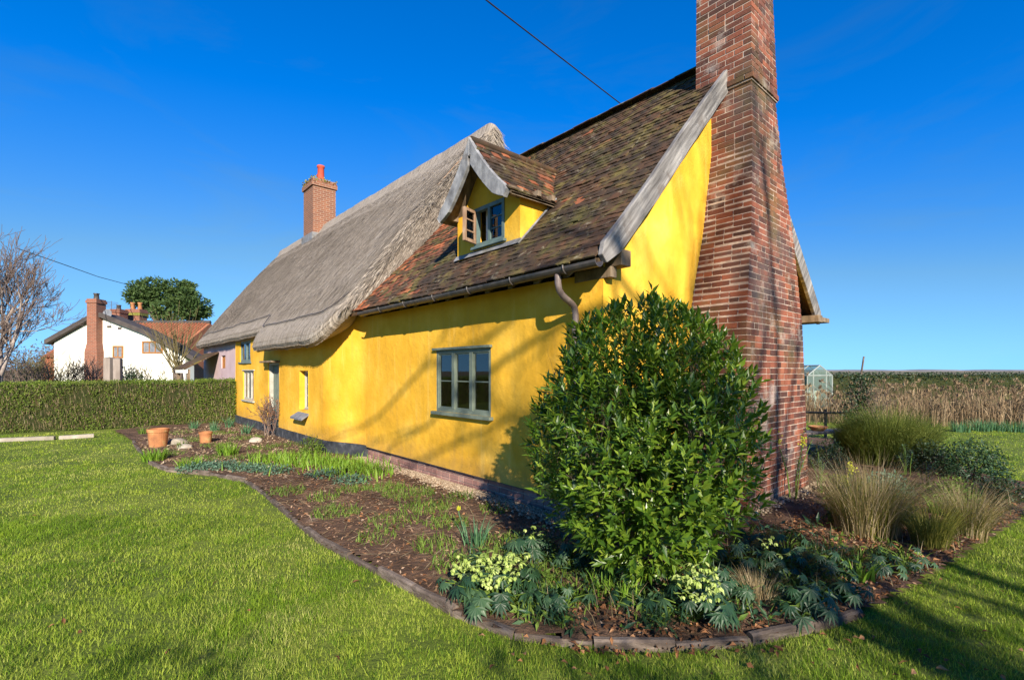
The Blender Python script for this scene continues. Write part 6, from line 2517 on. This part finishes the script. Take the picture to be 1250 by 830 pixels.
for (pt, k, h, r_, lab) in (((2.02, 5.88), 15.5, 8.6, .15, 'bare tree behind the viewpoint, its trunk shadow on the gable beside the chimney'),
                            ((1.50, 5.45), 16.5, 8.4, .10, 'slim bare tree behind the viewpoint, its shadow nearest the cottage corner'),
                            ((3.20, 6.00), 15.0, 8.6, .13, 'bare tree behind the viewpoint, its shadow up the chimney face'),
                            ((2.25, 4.7), 16.5, 8.2, .11, 'wide bare tree behind the viewpoint, its limbs shadowing the front wall'),
                            ((5.6, 5.2), 13.0, 7.0, .14, 'bare tree behind the viewpoint, its shadow over the right lawn')):
    b = tree_for(pt, k)
    bt_, sg_ = bare_tree('bare_tree', (b[0], b[1], 0), h, r_, lab, 'tree', maxlev=4, spread=.42, up=.05, nchild=(5 if 'chimney face' in lab else 7, 4, 3, 2), shrink=.42, fork=.55, minr=.004, wander=.03, group='bare trees behind the viewpoint')
    if 'wide' in lab:      # long drooping limbs reaching over the viewpoint's left
        more = []
        for (p0, p1, r0) in (((5.6, -11.3, 9.8), (1.2, -6.6, 7.4), .07), ((5.6, -11.3, 8.8), (.2, -7.8, 7.3), .06), ((5.6, -11.3, 10.4), (-.2, -8.3, 8.6), .06), ((5.6, -11.3, 8.0), (1.6, -7.6, 6.4), .05)):
            p0, p1 = np.array(p0) - [b[0], b[1], 0], np.array(p1) - [b[0], b[1], 0]
            pts = np.array([p0 + (p1 - p0) * f + np.array([0, 0, .35 * math.sin(f * 3.1)]) + rng.normal(0, .06, 3) * (f > 0) for f in np.linspace(0, 1, 8)])
            more.append((pts, np.linspace(r0, r0 * .3, 8), 1))
            for q in range(2, 8):
                grow(more, pts[q], unit(p1 - p0) + rng.normal(0, .45, 3), rng.uniform(.7, 1.4), r0 * .4, 2, 4, .4, 0, (2, 3, 3), .6)
        link('limbs', tubes_mesh('limbs', more, lambda l: 5 if l < 2 else 3), M['bark'], bt_)

for (x, y, w, h, lab) in ((2.1, -3.6, 1.5, 3.3, 'unseen loose evergreen shrub added behind the viewpoint to shade the nearest grass'), (4.9, -3.2, 1.6, 3.3, 'second unseen evergreen shrub added behind the viewpoint to shade the right foreground'), (-.6, -3.9, 1.3, 3.2, 'third unseen evergreen shrub added behind the viewpoint to shade the left foreground')):  # unseen shrubs, added only to cast shade over the foreground lawn
    t = empty('shade_shrub', (x, y, 0), lab, 'shrub', group='added shade shrubs behind the viewpoint')

    def fn(n):
        gg = unit(rng.normal(0, 1, (n, 3)))
        q = gg * rng.uniform(.3, 1.1, (n, 1)) * np.array([w, .7, h * .5]) + np.array([0, 0, h * .5])
        return q, gg
    part_mesh('foliage', [leaf_cloud(4600, fn, .10, .045)], 'laurel', t, 'stuff')
    m_ = MB()
    for k in range(7):
        a = k * .9
        m_.tube([(0, 0, -.05), (w * .3 * math.cos(a), .2 * math.sin(a), h * .4), (w * .6 * math.cos(a), .4 * math.sin(a), h * .85)], [.03, .02, .006], 5)
    m_.build('stems', M['bark'], t)
